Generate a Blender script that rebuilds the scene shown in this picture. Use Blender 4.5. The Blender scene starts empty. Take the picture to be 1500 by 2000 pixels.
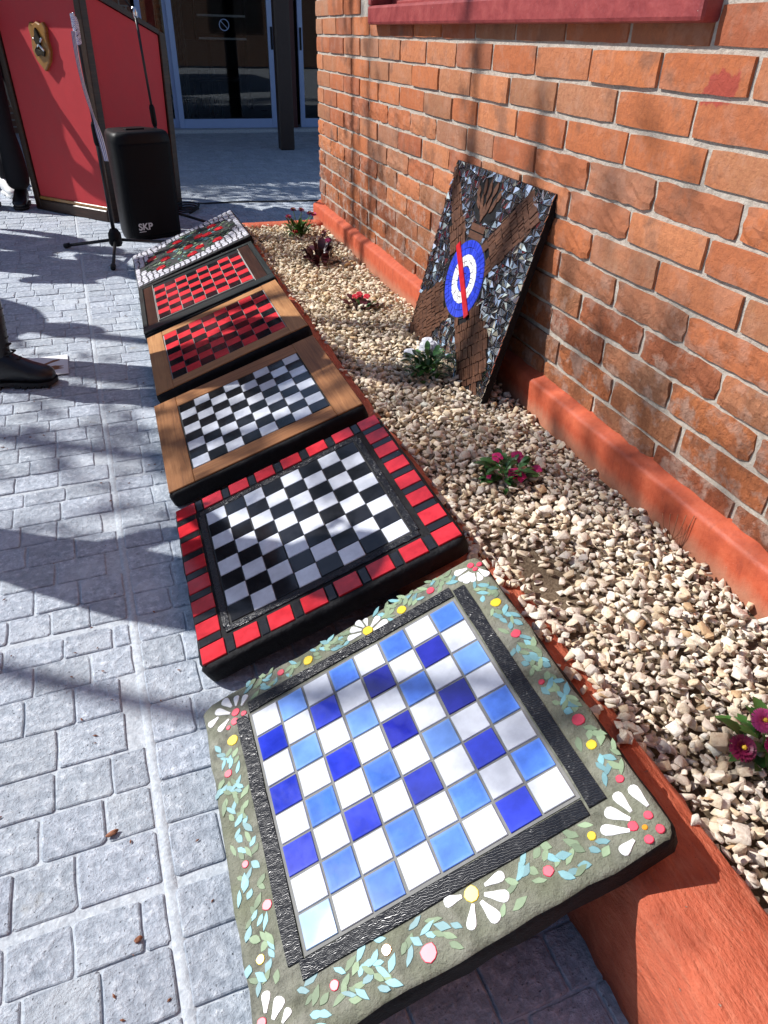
import bpy, bmesh, math, random
import numpy as np
from mathutils import Vector, Matrix, Euler
R = math.radians
WX = 1.075
rnd = random.Random(7)
SC = bpy.context.scene
COL = SC.collection

# ------------------------------------------------------------------ camera
PITCH, YAW, ROLL, EYE = R(33.932), R(19.366), R(-1.548), 1.05
fw = Vector((math.sin(YAW)*math.cos(PITCH), math.cos(YAW)*math.cos(PITCH), -math.sin(PITCH)))
rt = Vector((math.cos(YAW), -math.sin(YAW), 0)); dn = fw.cross(rt)
rt2 = rt*math.cos(ROLL) + dn*math.sin(ROLL); dn2 = -rt*math.sin(ROLL) + dn*math.cos(ROLL)
cd = bpy.data.cameras.new('camera'); cam = bpy.data.objects.new('camera', cd); COL.objects.link(cam)
cd.sensor_fit = 'VERTICAL'; cd.sensor_height = 20.0; cd.sensor_width = 15.0; cd.lens = 13.8615
cd.clip_start = 0.02; cd.clip_end = 400
m = Matrix((rt2, -dn2, -fw)).transposed().to_4x4(); m.translation = (0, 0, EYE); cam.matrix_world = m
SC.camera = cam

# ------------------------------------------------------------------ sky and sun
SUN_EL, SUN_AZ = R(43), R(32)          # azimuth measured from -X towards +Y
SUND = Vector((-math.cos(SUN_EL)*math.cos(SUN_AZ), math.cos(SUN_EL)*math.sin(SUN_AZ), math.sin(SUN_EL)))
W = bpy.data.worlds.new('World'); SC.world = W; W.use_nodes = True
nt = W.node_tree; bg = nt.nodes['Background']
sky = nt.nodes.new('ShaderNodeTexSky'); sky.sky_type = 'NISHITA'; sky.sun_disc = False
sky.sun_elevation = SUN_EL; sky.sun_rotation = math.atan2(SUND.x, SUND.y)
sky.air_density = 1.0; sky.dust_density = 0.9; sky.ozone_density = 4.0
nt.links.new(sky.outputs[0], bg.inputs[0]); bg.inputs[1].default_value = 0.10
sd = bpy.data.lights.new('sun', 'SUN'); sd.energy = 5.0; sd.angle = R(0.53); sd.color = (1, 0.975, 0.94)
so = bpy.data.objects.new('sun', sd); COL.objects.link(so)
so.rotation_euler = (-SUND).to_track_quat('-Z', 'Y').to_euler(); so.location = SUND*20
SC.view_settings.view_transform = 'Standard'; SC.view_settings.look = 'None'
SC.view_settings.exposure = 0.30; SC.view_settings.gamma = 1.0; SC.view_settings.use_curve_mapping = False
SC.cycles.max_bounces = 8; SC.cycles.diffuse_bounces = 3; SC.cycles.glossy_bounces = 4
SC.cycles.use_denoising = True
SC.cycles.sample_clamp_indirect = 6.0

# ------------------------------------------------------------------ materials
def lin(h):
    if isinstance(h, str):
        v = [int(h[i:i+2], 16)/255 for i in (0, 2, 4)]
        return tuple(x/12.92 if x <= .04045 else ((x+.055)/1.055)**2.4 for x in v)
    return h
class NT:
    def __init__(s, name):
        s.m = bpy.data.materials.new(name); s.m.use_nodes = True; s.t = s.m.node_tree
        s.b = s.t.nodes['Principled BSDF']; s.n = s.t.nodes
    def new(s, typ, **k):
        n = s.n.new(typ)
        for a, v in k.items(): setattr(n, a, v)
        return n
    def ln(s, a, b): s.t.links.new(a, b)
    def pos(s, mode='world', scale=(1, 1, 1), rot=(0, 0, 0)):
        if mode == 'world': o = s.new('ShaderNodeNewGeometry').outputs['Position']
        else: o = s.new('ShaderNodeTexCoord').outputs['Object' if mode == 'object' else 'UV']
        mp = s.new('ShaderNodeMapping'); mp.inputs['Scale'].default_value = scale; mp.inputs['Rotation'].default_value = rot
        s.ln(o, mp.inputs['Vector']); return mp.outputs[0]
    def noise(s, vec, scale, detail=4, rough=.6, dist=0.):
        n = s.new('ShaderNodeTexNoise'); n.inputs['Scale'].default_value = scale; n.inputs['Detail'].default_value = detail
        n.inputs['Roughness'].default_value = rough; n.inputs['Distortion'].default_value = dist
        s.ln(vec, n.inputs['Vector']); return n.outputs['Fac']
    def voro(s, vec, scale, feature='F1', out='Distance'):
        n = s.new('ShaderNodeTexVoronoi', feature=feature); n.inputs['Scale'].default_value = scale
        s.ln(vec, n.inputs['Vector']); return n.outputs[out]
    def ramp(s, fac, stops):
        r = s.new('ShaderNodeValToRGB'); e = r.color_ramp.elements
        while len(e) < len(stops): e.new(.5)
        for q, (p, c) in zip(e, stops):
            q.position = p; c = lin(c); q.color = (*c, 1) if not isinstance(c, float) else (c, c, c, 1)
        s.ln(fac, r.inputs[0]); return r.outputs[0]
    def mix(s, fac, a, b, mode='MIX'):
        x = s.new('ShaderNodeMix', data_type='RGBA', blend_type=mode)
        for sock, v in ((x.inputs[0], fac), (x.inputs[6], a), (x.inputs[7], b)):
            if isinstance(v, (int, float)): sock.default_value = v if sock == x.inputs[0] else (v, v, v, 1)
            elif isinstance(v, tuple): sock.default_value = (*v[:3], 1)
            elif isinstance(v, str): sock.default_value = (*lin(v), 1)
            else: s.ln(v, sock)
        return x.outputs[2]
    def math(s, op, a, b=0.):
        x = s.new('ShaderNodeMath', operation=op)
        for i, v in enumerate((a, b)):
            if isinstance(v, (int, float)): x.inputs[i].default_value = v
            else: s.ln(v, x.inputs[i])
        return x.outputs[0]
    def rand(s): return s.new('ShaderNodeObjectInfo').outputs['Random']
    def attr(s, name): return s.new('ShaderNodeAttribute', attribute_name=name).outputs['Color']
    def bump(s, h, dist, strength=1.):
        b = s.new('ShaderNodeBump'); b.inputs['Distance'].default_value = dist; b.inputs['Strength'].default_value = strength
        s.ln(h, b.inputs['Height'])
        if s.b.inputs['Normal'].is_linked: s.ln(s.b.inputs['Normal'].links[0].from_socket, b.inputs['Normal'])
        s.ln(b.outputs[0], s.b.inputs['Normal'])
    def set(s, **k):
        for a, v in k.items():
            i = s.b.inputs[{'col': 'Base Color', 'rough': 'Roughness', 'metal': 'Metallic', 'spec': 'Specular IOR Level',
                            'coat': 'Coat Weight', 'coatr': 'Coat Roughness', 'trans': 'Transmission Weight', 'ior': 'IOR', 'alpha': 'Alpha',
                            'sheen': 'Sheen Weight', 'sss': 'Subsurface Weight'}[a]]
            if isinstance(v, (int, float)): i.default_value = v
            elif isinstance(v, (tuple, str)): i.default_value = (*lin(v), 1)
            else: s.ln(v, i)
        return s.m
MATS = {}
def mk(name):
    def d(f):
        n = NT(name); f(n); MATS[name] = n.m; return f
    return d
def simple(name, col, rough=.5, var=.15, nscale=30, bscale=0, bdist=.0005, rvar=0., **k):
    n = NT(name); c = lin(col); v = n.pos()
    f = n.noise(v, nscale, 5)
    dk = tuple(x*(1-var) for x in c); lt = tuple(min(1, x*(1+var)) for x in c)
    cc = n.mix(f, dk, lt)
    if rvar:
        r = n.rand(); g = n.math('ADD', n.math('MULTIPLY', r, rvar*2), 1-rvar)
        x = n.new('ShaderNodeVectorMath', operation='SCALE'); n.ln(cc, x.inputs[0]); n.ln(g, x.inputs['Scale']); cc = x.outputs[0]
    n.set(col=cc, rough=n.math('ADD', n.math('MULTIPLY', f, .2), max(0, rough-.1)), **k)
    if bscale: n.bump(n.noise(v, bscale, 6, .65), bdist)
    MATS[name] = n.m; return n.m

@mk('brick')
def _(n):
    v = n.pos(); r = n.rand()
    c = n.ramp(r, [(0, (.42, .125, .048)), (.16, (.52, .175, .066)), (.30, (.33, .095, .045)), (.44, (.33, .155, .082)), (.58, (.56, .215, .095)), (.70, (.27, .085, .042)), (.82, (.47, .15, .06)), (.92, (.40, .21, .12)), (1, (.30, .12, .07))])
    big = n.noise(v, 9, 3); c = n.mix(n.ramp(big, [(.48, 0.), (.66, .45)]), c, (0.475, 0.165, 0.071))
    fine = n.noise(v, 90, 6, .7); c = n.mix(n.ramp(fine, [(.42, 0.), (.8, .7)]), c, (0.257, 0.086, 0.046))
    # worn courses near the splash zone: pale grey-pink efflorescence and rough flaking
    sep = n.new('ShaderNodeSeparateXYZ'); n.ln(n.pos(), sep.inputs[0])
    zz = n.math('ADD', sep.outputs[2], n.math('MULTIPLY', big, .35))
    low = n.ramp(zz, [(.55, 1.), (.78, 0.)])
    patch = n.math('MULTIPLY', n.ramp(n.noise(v, 16, 5, .6), [(.50, 0.), (.60, .8)]), n.math('ADD', n.math('MULTIPLY', low, .8), .2))
    c = n.mix(patch, c, (0.475, 0.312, 0.243))
    spk = n.ramp(n.voro(v, 120), [(.06, .7), (.12, 0.)]); c = n.mix(spk, c, (0.171, 0.060, 0.034))
    vs = n.pos(scale=(1, 60, 6)); streak = n.noise(vs, 1.5, 3); c = n.mix(n.ramp(streak, [(.5, 0.), (.8, .35)]), c, (0.285, 0.113, 0.058))
    dk = n.ramp(n.noise(v, 6.5, 5, .65), [(.56, 0.), (.66, .6)]); c = n.mix(dk, c, (.17, .085, .055))
    sb = n.new('ShaderNodeVectorMath', operation='SUBTRACT'); n.ln(n.pos(), sb.inputs[0]); sb.inputs[1].default_value = (WX, 1.255, .985)
    ml = n.new('ShaderNodeVectorMath', operation='MULTIPLY'); n.ln(sb.outputs[0], ml.inputs[0]); ml.inputs[1].default_value = (0, 1, 1.5)
    le = n.new('ShaderNodeVectorMath', operation='LENGTH'); n.ln(ml.outputs[0], le.inputs[0])
    c = n.mix(n.ramp(n.math('ADD', le.outputs['Value'], n.math('MULTIPLY', n.noise(v, 22, 4), .12)), [(.098, .75), (.106, 0.)]), c, (.33, .045, .04))
    n.set(col=c, rough=.88, spec=.25)
    rag = n.noise(v, 55, 7, .72, .6)
    h = n.math('MULTIPLY', rag, n.math('ADD', n.math('MULTIPLY', low, 1.5), .32))
    n.bump(h, .011); n.bump(fine, .0014)
@mk('mortar')
def _(n):
    v = n.pos(); f = n.noise(v, 70, 7, .7)
    c = n.ramp(f, [(.25, (.30, .26, .215)), (.5, (.46, .41, .35)), (.8, (.60, .55, .47))])
    n.set(col=c, rough=.95, spec=.2); n.bump(f, .006); n.bump(n.noise(v, 300, 3), .001)
@mk('stone')
def _(n):
    v = n.pos(); r = n.rand()
    worm = n.noise(v, 60, 9, .74); w2 = n.noise(v, 15, 6, .68)
    pit = n.ramp(n.voro(v, 95), [(.05, 1.), (.16, 0.)])
    at = n.attr('tint')
    c = n.ramp(worm, [(.32, (.25, .29, .345)), (.44, (.37, .42, .48)), (.54, (.50, .55, .615)), (.64, (.70, .75, .80))])
    c = n.mix(n.ramp(w2, [(.36, .55), (.60, 0.)]), c, (.36, .40, .455))
    c = n.mix(n.ramp(n.noise(v, 7, 6, .7), [(.52, 0.), (.62, .55)]), c, (.60, .645, .69))
    c = n.mix(n.math('MULTIPLY', pit, .55), c, (.17, .19, .22))
    c = n.mix(n.ramp(n.noise(v, 5.5, 4), [(.66, 0.), (.74, .5)]), c, (.42, .37, .27))
    x = n.new('ShaderNodeVectorMath', operation='MULTIPLY'); n.ln(c, x.inputs[0]); n.ln(at, x.inputs[1])
    n.set(col=x.outputs[0], rough=.75, spec=.3)
    n.bump(w2, .004); n.bump(worm, .0065); n.bump(pit, -.0015)
@mk('stone_joint')
def _(n):
    v = n.pos(); f = n.noise(v, 110, 6, .7)
    n.set(col=n.ramp(f, [(.3, (.34, .375, .415)), (.5, (.47, .51, .55)), (.7, (.60, .64, .675))]), rough=.85, spec=.25); n.bump(f, .002); n.bump(n.noise(v, 30, 3), .004)
@mk('gravel')
def _(n):
    v = n.pos(); a = n.attr('tint'); f = n.noise(v, 150, 5, .7)
    c = n.mix(n.ramp(f, [(.32, .5), (.55, 0.)]), a, (.62, .50, .38), 'MULTIPLY')
    c = n.mix(n.ramp(n.noise(v, 420, 3), [(.66, 0.), (.74, .4)]), c, (.32, .25, .19))
    n.set(col=c, rough=.85, spec=.3); n.bump(f, .002)
@mk('soil')
def _(n):
    v = n.pos(); f = n.noise(v, 120, 7, .7)
    n.set(col=n.ramp(f, [(.3, (.10, .07, .045)), (.7, (.30, .225, .15))]), rough=.95, spec=.2); n.bump(f, .01)
@mk('red_paint')
def _(n):
    v = n.pos(); f = n.noise(v, 26, 6, .65); g = n.noise(v, 260, 3)
    c = n.ramp(f, [(.25, (.36, .065, .030)), (.5, (.47, .092, .040)), (.8, (.56, .13, .06))])
    c = n.mix(n.ramp(n.voro(v, 70), [(.03, .8), (.05, 0.)]), c, (.6, .3, .2))
    st = n.noise(n.pos(scale=(1, 1, .25)), 34, 6, .7); c = n.mix(n.ramp(st, [(.55, 0.), (.72, .55)]), c, (.24, .05, .03))
    sep = n.new('ShaderNodeSeparateXYZ'); n.ln(n.pos(), sep.inputs[0]); dz = n.math('ADD', sep.outputs[2], n.math('MULTIPLY', st, .06))
    c = n.mix(n.ramp(dz, [(.168, .55), (.205, 0.)]), c, (.42, .26, .17))
    chip = n.ramp(n.noise(v, 75, 5, .7), [(.70, 0.), (.725, 1.)]); c = n.mix(chip, c, (.50, .38, .31))
    n.set(col=c, rough=.55, spec=.35); n.bump(n.noise(v, 30, 5, .6), .003); n.bump(g, .0004); n.bump(chip, -.001)
@mk('kerb_paint')
def _(n):
    v = n.pos(); f = n.noise(v, 26, 6, .65)
    c = n.ramp(f, [(.25, (.42, .085, .040)), (.5, (.52, .115, .055)), (.8, (.58, .16, .085))])
    c = n.mix(n.ramp(n.noise(v, 14, 5, .7), [(.66, 0.), (.72, .6)]), c, (.30, .06, .03))
    c = n.mix(n.ramp(n.voro(v, 130), [(.06, .7), (.1, 0.)]), c, (.15, .04, .02))
    chip = n.ramp(n.noise(v, 48, 6, .72), [(.68, 0.), (.70, 1.)]); c = n.mix(chip, c, (.46, .33, .26))
    c = n.mix(n.ramp(n.noise(n.pos(scale=(3, .6, 3)), 40, 5, .7), [(.5, 0.), (.75, .5)]), c, (.66, .24, .14))
    n.set(col=c, rough=.6, spec=.3); n.bump(chip, -.0015); n.bump(n.noise(n.pos(scale=(1, .35, 1)), 60, 7, .66), .010); n.bump(n.noise(v, 300, 3), .0008)
@mk('window_paint')
def _(n):
    v = n.pos(); f = n.noise(v, 20, 6, .65)
    c = n.ramp(f, [(.3, (.20, .028, .030)), (.55, (.29, .052, .05)), (.8, (.36, .085, .075))])
    fl = n.ramp(n.noise(v, 55, 5, .7, 1.2), [(.69, 0.), (.72, 1.)]); c = n.mix(fl, c, (.6, .45, .42))
    n.set(col=c, rough=.5, spec=.4); n.bump(f, .004); n.bump(fl, .0015)
@mk('concrete_moss')
def _(n):
    v = n.pos(); f = n.noise(v, 34, 7, .68); b = n.noise(v, 9, 4)
    c = n.ramp(f, [(.28, (.085, .085, .068)), (.48, (.20, .20, .16)), (.72, (.33, .325, .27))])
    c = n.mix(n.ramp(b, [(.4, 0.), (.65, .6)]), c, (.19, .205, .125))
    c = n.mix(n.ramp(n.noise(v, 17, 4, .6), [(.55, 0.), (.72, .5)]), c, (.12, .12, .095))
    n.set(col=c, rough=.8, spec=.3); n.bump(f, .008); n.bump(n.noise(v, 140, 5, .7), .003)
@mk('black_side')
def _(n):
    v = n.pos(); f = n.noise(v, 60, 5, .6)
    n.set(col=n.ramp(f, [(.3, (.003, .003, .004)), (.7, (.009, .009, .011))]), rough=.7, spec=.2); n.bump(f, .004)
def tilemat(name, col, var=.1, rough=.06, edge=None):
    n = NT(name); c = lin(col); v = n.pos(); f = n.noise(v, 38, 4, .6)
    r = n.rand(); k = n.math('ADD', n.math('MULTIPLY', r, var), 1-var*.5)
    base = n.mix(n.ramp(f, [(.3, 0.), (.7, 1.)]), tuple(x*.88 for x in c), tuple(min(.85, x*(1.12 if max(c) > .6 else 1.3)+.006) for x in c))
    if edge:     # glaze thins towards the rim
        o = n.new('ShaderNodeTexCoord').outputs['Object']; sp = n.new('ShaderNodeSeparateXYZ'); n.ln(o, sp.inputs[0])
        mx = n.math('MAXIMUM', n.math('ABSOLUTE', sp.outputs[0]), n.math('ABSOLUTE', sp.outputs[1]))
        mx = n.math('ADD', mx, n.math('MULTIPLY', f, .004))
        base = n.mix(n.ramp(mx, [(.0195, 0.), (.0275, .65)]), base, lin(edge))
    x = n.new('ShaderNodeVectorMath', operation='SCALE'); n.ln(base, x.inputs[0]); n.ln(k, x.inputs['Scale'])
    n.set(col=x.outputs[0], rough=rough, spec=.5, coat=.7 if max(c) > .25 and rough < .08 else 0., coatr=.03)
    n.bump(n.noise(v, 16, 1), .0004)
    MATS[name] = n.m
tilemat('tile_white', (.63, .66, .72), .05)
tilemat('tile_black', (.010, .010, .012), .3, .10)
tilemat('tile_red', (.46, .018, .026), .18, .12)
tilemat('tile_redb', (.60, .035, .045), .15, .16)
tilemat('tile_blue_a', (.14, .29, .72), .35, .07, (.27, .45, .78))
tilemat('tile_blue_b', (.055, .155, .58), .4, .07, (.20, .36, .72))
tilemat('tile_blue_c', (.018, .035, .44), .35, .07, (.05, .08, .52))
tilemat('tile_blue_d', (.008, .012, .27), .35, .07, (.02, .03, .32))
tilemat('tile_pale', (.24, .40, .66), .08, .07, (.38, .52, .72))
tilemat('tile_petal', (.80, .80, .79), .06, .3)
tilemat('tile_pebble', (.56, .56, .60), .35, .35)
tilemat('tile_yellow', (.80, .55, .02), .1, .3)
tilemat('tile_orange', (.78, .30, .02), .1, .15)
tilemat('tile_dotred', (.60, .035, .075), .2, .4)
tilemat('tile_teal', (.12, .285, .31), .6, .5)
tilemat('tile_green', (.17, .24, .135), .6, .6)
tilemat('tile_darkgreen', (.035, .075, .05), .7, .3)
tilemat('tile_cobalt', (.03, .055, .52), .35, .14)
tilemat('tile_blackgloss', (.012, .012, .014), .2, .14)
simple('grout_grey', (.20, .20, .19), .85, .3, 60, 180, .001)
simple('grout_black', (.012, .012, .013), .7, .3, 60, 180, .001)
simple('grout_light', (.30, .28, .26), .85, .3, 60, 180, .001)
@mk('strip_black')
def _(n):
    v = n.pos(); f = n.noise(v, 40, 4)
    n.set(col=(.014, .015, .019), rough=n.ramp(f, [(.3, (.2,)*3), (.7, (.34,)*3)]), spec=.4)
    w = n.new('ShaderNodeTexWave', wave_type='RINGS'); w.inputs['Scale'].default_value = 95; w.inputs['Distortion'].default_value = 7; w.inputs['Detail'].default_value = 2
    n.ln(v, w.inputs['Vector']); n.bump(w.outputs['Fac'], .0007)
def wood(name, axis, a, b, c, rough=.42):
    n = NT(name); s = (1.2, 22, 22) if axis == 'x' else (22, 1.2, 22)
    v = n.pos('object', s); o = n.pos('object')
    g = n.noise(v, 3.2, 6, .62, .9); f = n.noise(v, 11, 4, .7); p = n.noise(o, 7, 3)
    col = n.ramp(g, [(.28, a), (.5, b), (.72, c)]); col = n.mix(n.ramp(f, [(.55, 0.), (.72, .55)]), col, a)
    col = n.mix(n.ramp(p, [(.4, .35), (.65, 0.)]), col, a)
    n.set(col=col, rough=rough, spec=.4); n.bump(f, .0008); n.bump(g, .0008); MATS[name] = n.m
for ax in 'xy':
    wood('oak_'+ax, ax, (.14, .056, .02), (.30, .128, .046), (.43, .20, .078))
    wood('pine_'+ax, ax, (.25, .11, .04), (.43, .205, .08), (.54, .29, .125))
    wood('greenwood_'+ax, ax, (.010, .013, .012), (.024, .030, .028), (.05, .06, .055), .35)
    wood('darkwood_'+ax, ax, (.016, .006, .003), (.040, .016, .008), (.075, .032, .016), .35)
@mk('brown_tile')
def _(n):
    v = n.pos(scale=(1, 1, 4)); f = n.noise(v, 40, 5, .65); r = n.rand()
    c = n.ramp(f, [(.3, (.055, .022, .012)), (.6, (.14, .060, .032)), (.8, (.22, .105, .06))])
    c = n.mix(n.math('MULTIPLY', r, .6), c, (.07, .028, .016)); n.set(col=c, rough=.5, spec=.4); n.bump(f, .001)
@mk('mirror')
def _(n):
    n.set(col=(.80, .82, .85), metal=1., rough=.12)
simple('podium_red', (.56, .028, .036), .6, .12, 14, 400, .0006)
simple('black_plastic', (.005, .005, .006), .5, .2, 40, 500, .0004, spec=.2)
simple('speaker_grille', (.004, .004, .005), .6, .2, 60, 900, .0012, spec=.15)
simple('black_metal', (.010, .010, .011), .35, .2, 40)
simple('chrome', (.75, .75, .75), .15, .05, 20, metal=1.)
simple('logo_white', (.62, .62, .62), .4, .05)
simple('shield_wood', (.34, .16, .035), .3, .35, 30, 60, .001, coat=.4)
simple('bronze', (.06, .05, .035), .3, .3, 60, metal=.8)
simple('aluminium_blue', (.36, .48, .74), .4, .06, 12, metal=0.)
simple('post_brown', (.030, .018, .014), .5, .3, 20, 60, .002)
simple('dark_red_post', (.06, .012, .012), .5, .3, 20)
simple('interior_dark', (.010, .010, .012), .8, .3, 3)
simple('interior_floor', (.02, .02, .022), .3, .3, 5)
simple('curtain', (.09, .085, .075), .9, .2, 6)
simple('white_paint', (.72, .73, .75), .5, .06, 10)
simple('paper', (.80, .81, .82), .6, .04, 20)
simple('brown_print', (.24, .095, .028), .6, .35, 60)
simple('boot_leather', (.008, .008, .010), .32, .4, 60, 160, .0012)
simple('rubber', (.012, .012, .013), .7, .2, 60, 120, .001)
simple('cloth_black', (.010, .010, .013), .9, .3, 30, 300, .001)
simple('cloth_navy', (.018, .022, .04), .9, .3, 30, 300, .001)
simple('cloth_grey', (.06, .06, .065), .9, .3, 30, 300, .001)
simple('skin', (.46, .26, .18), .5, .08, 20, sss=.05)
simple('hair', (.02, .013, .009), .5, .3, 60)
simple('shoe_white', (.75, .75, .74), .5, .05, 20)
simple('leaf_green', (.055, .15, .028), .45, .35, 60, rvar=.35)
simple('leaf_dark', (.030, .10, .022), .4, .35, 60, rvar=.35)
simple('leaf_bronze', (.055, .012, .016), .35, .5, 60, rvar=.5)
simple('stem_green', (.14, .26, .07), .5, .2, 60)
simple('petal_magenta', (.50, .012, .13), .5, .3, 80, rvar=.2)
simple('petal_pink', (.70, .09, .30), .5, .3, 80, rvar=.2)
simple('petal_maroon', (.20, .008, .055), .5, .3, 80, rvar=.2)
simple('petal_red', (.55, .015, .03), .5, .3, 80, rvar=.2)
simple('petal_white', (.76, .77, .80), .5, .06, 80)
simple('flower_yellow', (.75, .48, .03), .6, .2, 200)
simple('bark', (.10, .072, .05), .9, .4, 30, 60, .01)
simple('tree_leaf', (.05, .11, .02), .6, .4, 10)
simple('roof_tile', (.20, .08, .05), .8, .3, 10)
simple('blind_white', (.78, .80, .84), .5, .04, 10)
simple('debris', (.25, .10, .05), .8, .4, 60)
@mk('ribbon')
def _(n):
    uvn = n.new('ShaderNodeTexCoord').outputs['UV']; sp = n.new('ShaderNodeSeparateXYZ'); n.ln(uvn, sp.inputs[0])
    s = n.math('SINE', n.math('MULTIPLY', sp.outputs[0], 6.2832*3))
    n.set(col=n.mix(n.ramp(s, [(.45, 0.), (.55, 1.)]), (.80, .80, .84), (.05, .08, .42)), rough=.35, sheen=.3)
@mk('far_brick')
def _(n):
    v = n.pos(scale=(1, 1, 1), rot=(R(90), 0, 0)); b = n.new('ShaderNodeTexBrick'); b.inputs['Scale'].default_value = 3.6
    for i, c in (('Color1', (.16, .075, .045)), ('Color2', (.12, .055, .035)), ('Mortar', (.20, .18, .16))): b.inputs[i].default_value = (*c, 1)
    b.inputs['Mortar Size'].default_value = .03; n.ln(v, b.inputs['Vector']); n.set(col=b.outputs[0], rough=.9); n.bump(b.outputs['Fac'], -.01)
@mk('glass')
def _(n):
    n.set(col=(.75, .80, .82), rough=.0, trans=1., ior=1.45, spec=.5)
# ------------------------------------------------------------------ object helpers
def link(o, parent=None, loc=None, rot=None):
    COL.objects.link(o)
    if parent is not None: o.parent = parent
    if loc is not None: o.location = loc
    if rot is not None: o.rotation_euler = rot
    return o
def tag(o, label, cat=None, group=None, kind=None):
    if label: o['label'] = label
    if cat: o['category'] = cat
    if group: o['group'] = group
    if kind: o['kind'] = kind
    return o
def empty(name, loc=(0, 0, 0), rot=(0, 0, 0)):
    o = bpy.data.objects.new(name, None); o.empty_display_size = .05; return link(o, None, loc, rot)
def mesh(name, verts, faces, mat, smooth=False):
    me = bpy.data.meshes.new(name); me.from_pydata([tuple(v) for v in verts], [], [tuple(f) for f in faces]); me.update()
    for mm in (mat if isinstance(mat, (list, tuple)) else [mat]): me.materials.append(MATS[mm])
    if smooth: me.polygons.foreach_set('use_smooth', [True]*len(me.polygons))
    return me
def ob(name, me, parent=None, loc=None, rot=None): return link(bpy.data.objects.new(name, me), parent, loc, rot)
def bmob(name, bm, mat, parent=None, loc=None, rot=None, smooth=False):
    bmesh.ops.recalc_face_normals(bm, faces=bm.faces[:])
    me = bpy.data.meshes.new(name); bm.to_mesh(me); bm.free()
    for mm in (mat if isinstance(mat, (list, tuple)) else [mat]): me.materials.append(MATS[mm])
    if smooth: me.polygons.foreach_set('use_smooth', [True]*len(me.polygons))
    return ob(name, me, parent, loc, rot)
def box_bm(x0, x1, y0, y1, z0, z1, bev=0., seg=1, bm=None):
    b = bm or bmesh.new()
    r = bmesh.ops.create_cube(b, size=1.); vs = r['verts']
    for v in vs: v.co = Vector(((x0+x1)/2+v.co.x*(x1-x0), (y0+y1)/2+v.co.y*(y1-y0), (z0+z1)/2+v.co.z*(z1-z0)))
    if bev:
        es = list({e for v in vs for e in v.link_edges}); bmesh.ops.bevel(b, geom=es, offset=bev, segments=seg, affect='EDGES', profile=.5)
    return b
def box(name, x0, x1, y0, y1, z0, z1, mat, parent=None, bev=.004, seg=1, loc=None, rot=None):
    return bmob(name, box_bm(x0, x1, y0, y1, z0, z1, bev, seg), mat, parent, loc, rot)
def ring_faces(n, a, b): return [(a+i, a+(i+1) % n, b+(i+1) % n, b+i) for i in range(n)]
def prism_geo(outline, z0, z1, ch=0.):
    """outline CCW (x,y); extruded plate with an optional chamfer on top"""
    n = len(outline); V = [(x, y, z0) for x, y in outline]; F = [tuple(reversed(range(n)))]
    if ch:
        cx = sum(p[0] for p in outline)/n; cy = sum(p[1] for p in outline)/n
        V += [(x, y, z1-ch) for x, y in outline]
        for x, y in outline:
            d = math.hypot(x-cx, y-cy) or 1; k = max(0, 1-ch/d); V.append((cx+(x-cx)*k, cy+(y-cy)*k, z1))
        F += ring_faces(n, 0, n)+ring_faces(n, n, 2*n)+[tuple(range(2*n, 3*n))]
    else:
        V += [(x, y, z1) for x, y in outline]; F += ring_faces(n, 0, n)+[tuple(range(n, 2*n))]
    return V, F
def ccw(o):
    a = sum(o[i][0]*o[(i+1) % len(o)][1]-o[(i+1) % len(o)][0]*o[i][1] for i in range(len(o)))
    return o if a > 0 else o[::-1]
def plate(name, outline, z0, z1, mat, parent=None, ch=.0006, loc=None, rot=None):
    V, F = prism_geo(ccw(list(outline)), z0, z1, ch); return ob(name, mesh(name, V, F, mat), parent, loc, rot)
def tube_geo(pts, rads, seg=8, cap=True):
    pts = [Vector(p) for p in pts]; V = []; F = []; n = len(pts); up0 = None
    for i, p in enumerate(pts):
        t = (pts[min(i+1, n-1)]-pts[max(i-1, 0)]).normalized()
        if up0 is None: up0 = t.orthogonal().normalized()
        up0 = (up0-t*up0.dot(t)).normalized(); s = t.cross(up0); r = rads[i] if isinstance(rads, (list, tuple)) else rads
        V += [p+(up0*math.cos(k*2*math.pi/seg)+s*math.sin(k*2*math.pi/seg))*r for k in range(seg)]
    for i in range(n-1): F += ring_faces(seg, i*seg, (i+1)*seg)
    if cap: F += [tuple(reversed(range(seg))), tuple(range((n-1)*seg, n*seg))]
    return V, F
def tube(name, pts, rads, mat, parent=None, seg=8, loc=None, rot=None, smooth=True):
    V, F = tube_geo(pts, rads, seg); me = mesh(name, V, F, mat, smooth); return ob(name, me, parent, loc, rot)
def join_geo(parts):
    V = []; F = []
    for v, f in parts:
        o = len(V); V += list(v); F += [tuple(i+o for i in q) for q in f]
    return V, F
def loft_geo(secs):
    n = len(secs[0]); V = [p for s in secs for p in s]; F = []
    for i in range(len(secs)-1): F += ring_faces(n, i*n, (i+1)*n)
    F += [tuple(reversed(range(n))), tuple(range((len(secs)-1)*n, len(secs)*n))]
    return V, F
def set_tint(me, cols):
    """one colour per polygon, stored on corners"""
    a = me.color_attributes.new('tint', 'FLOAT_COLOR', 'CORNER')
    out = np.empty((len(me.loops), 4), np.float32)
    tot = np.empty(len(me.polygons), np.int32); me.polygons.foreach_get('loop_total', tot)
    out[:] = np.repeat(np.asarray(cols, np.float32), tot, axis=0); a.data.foreach_set('color', out.ravel())

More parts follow.
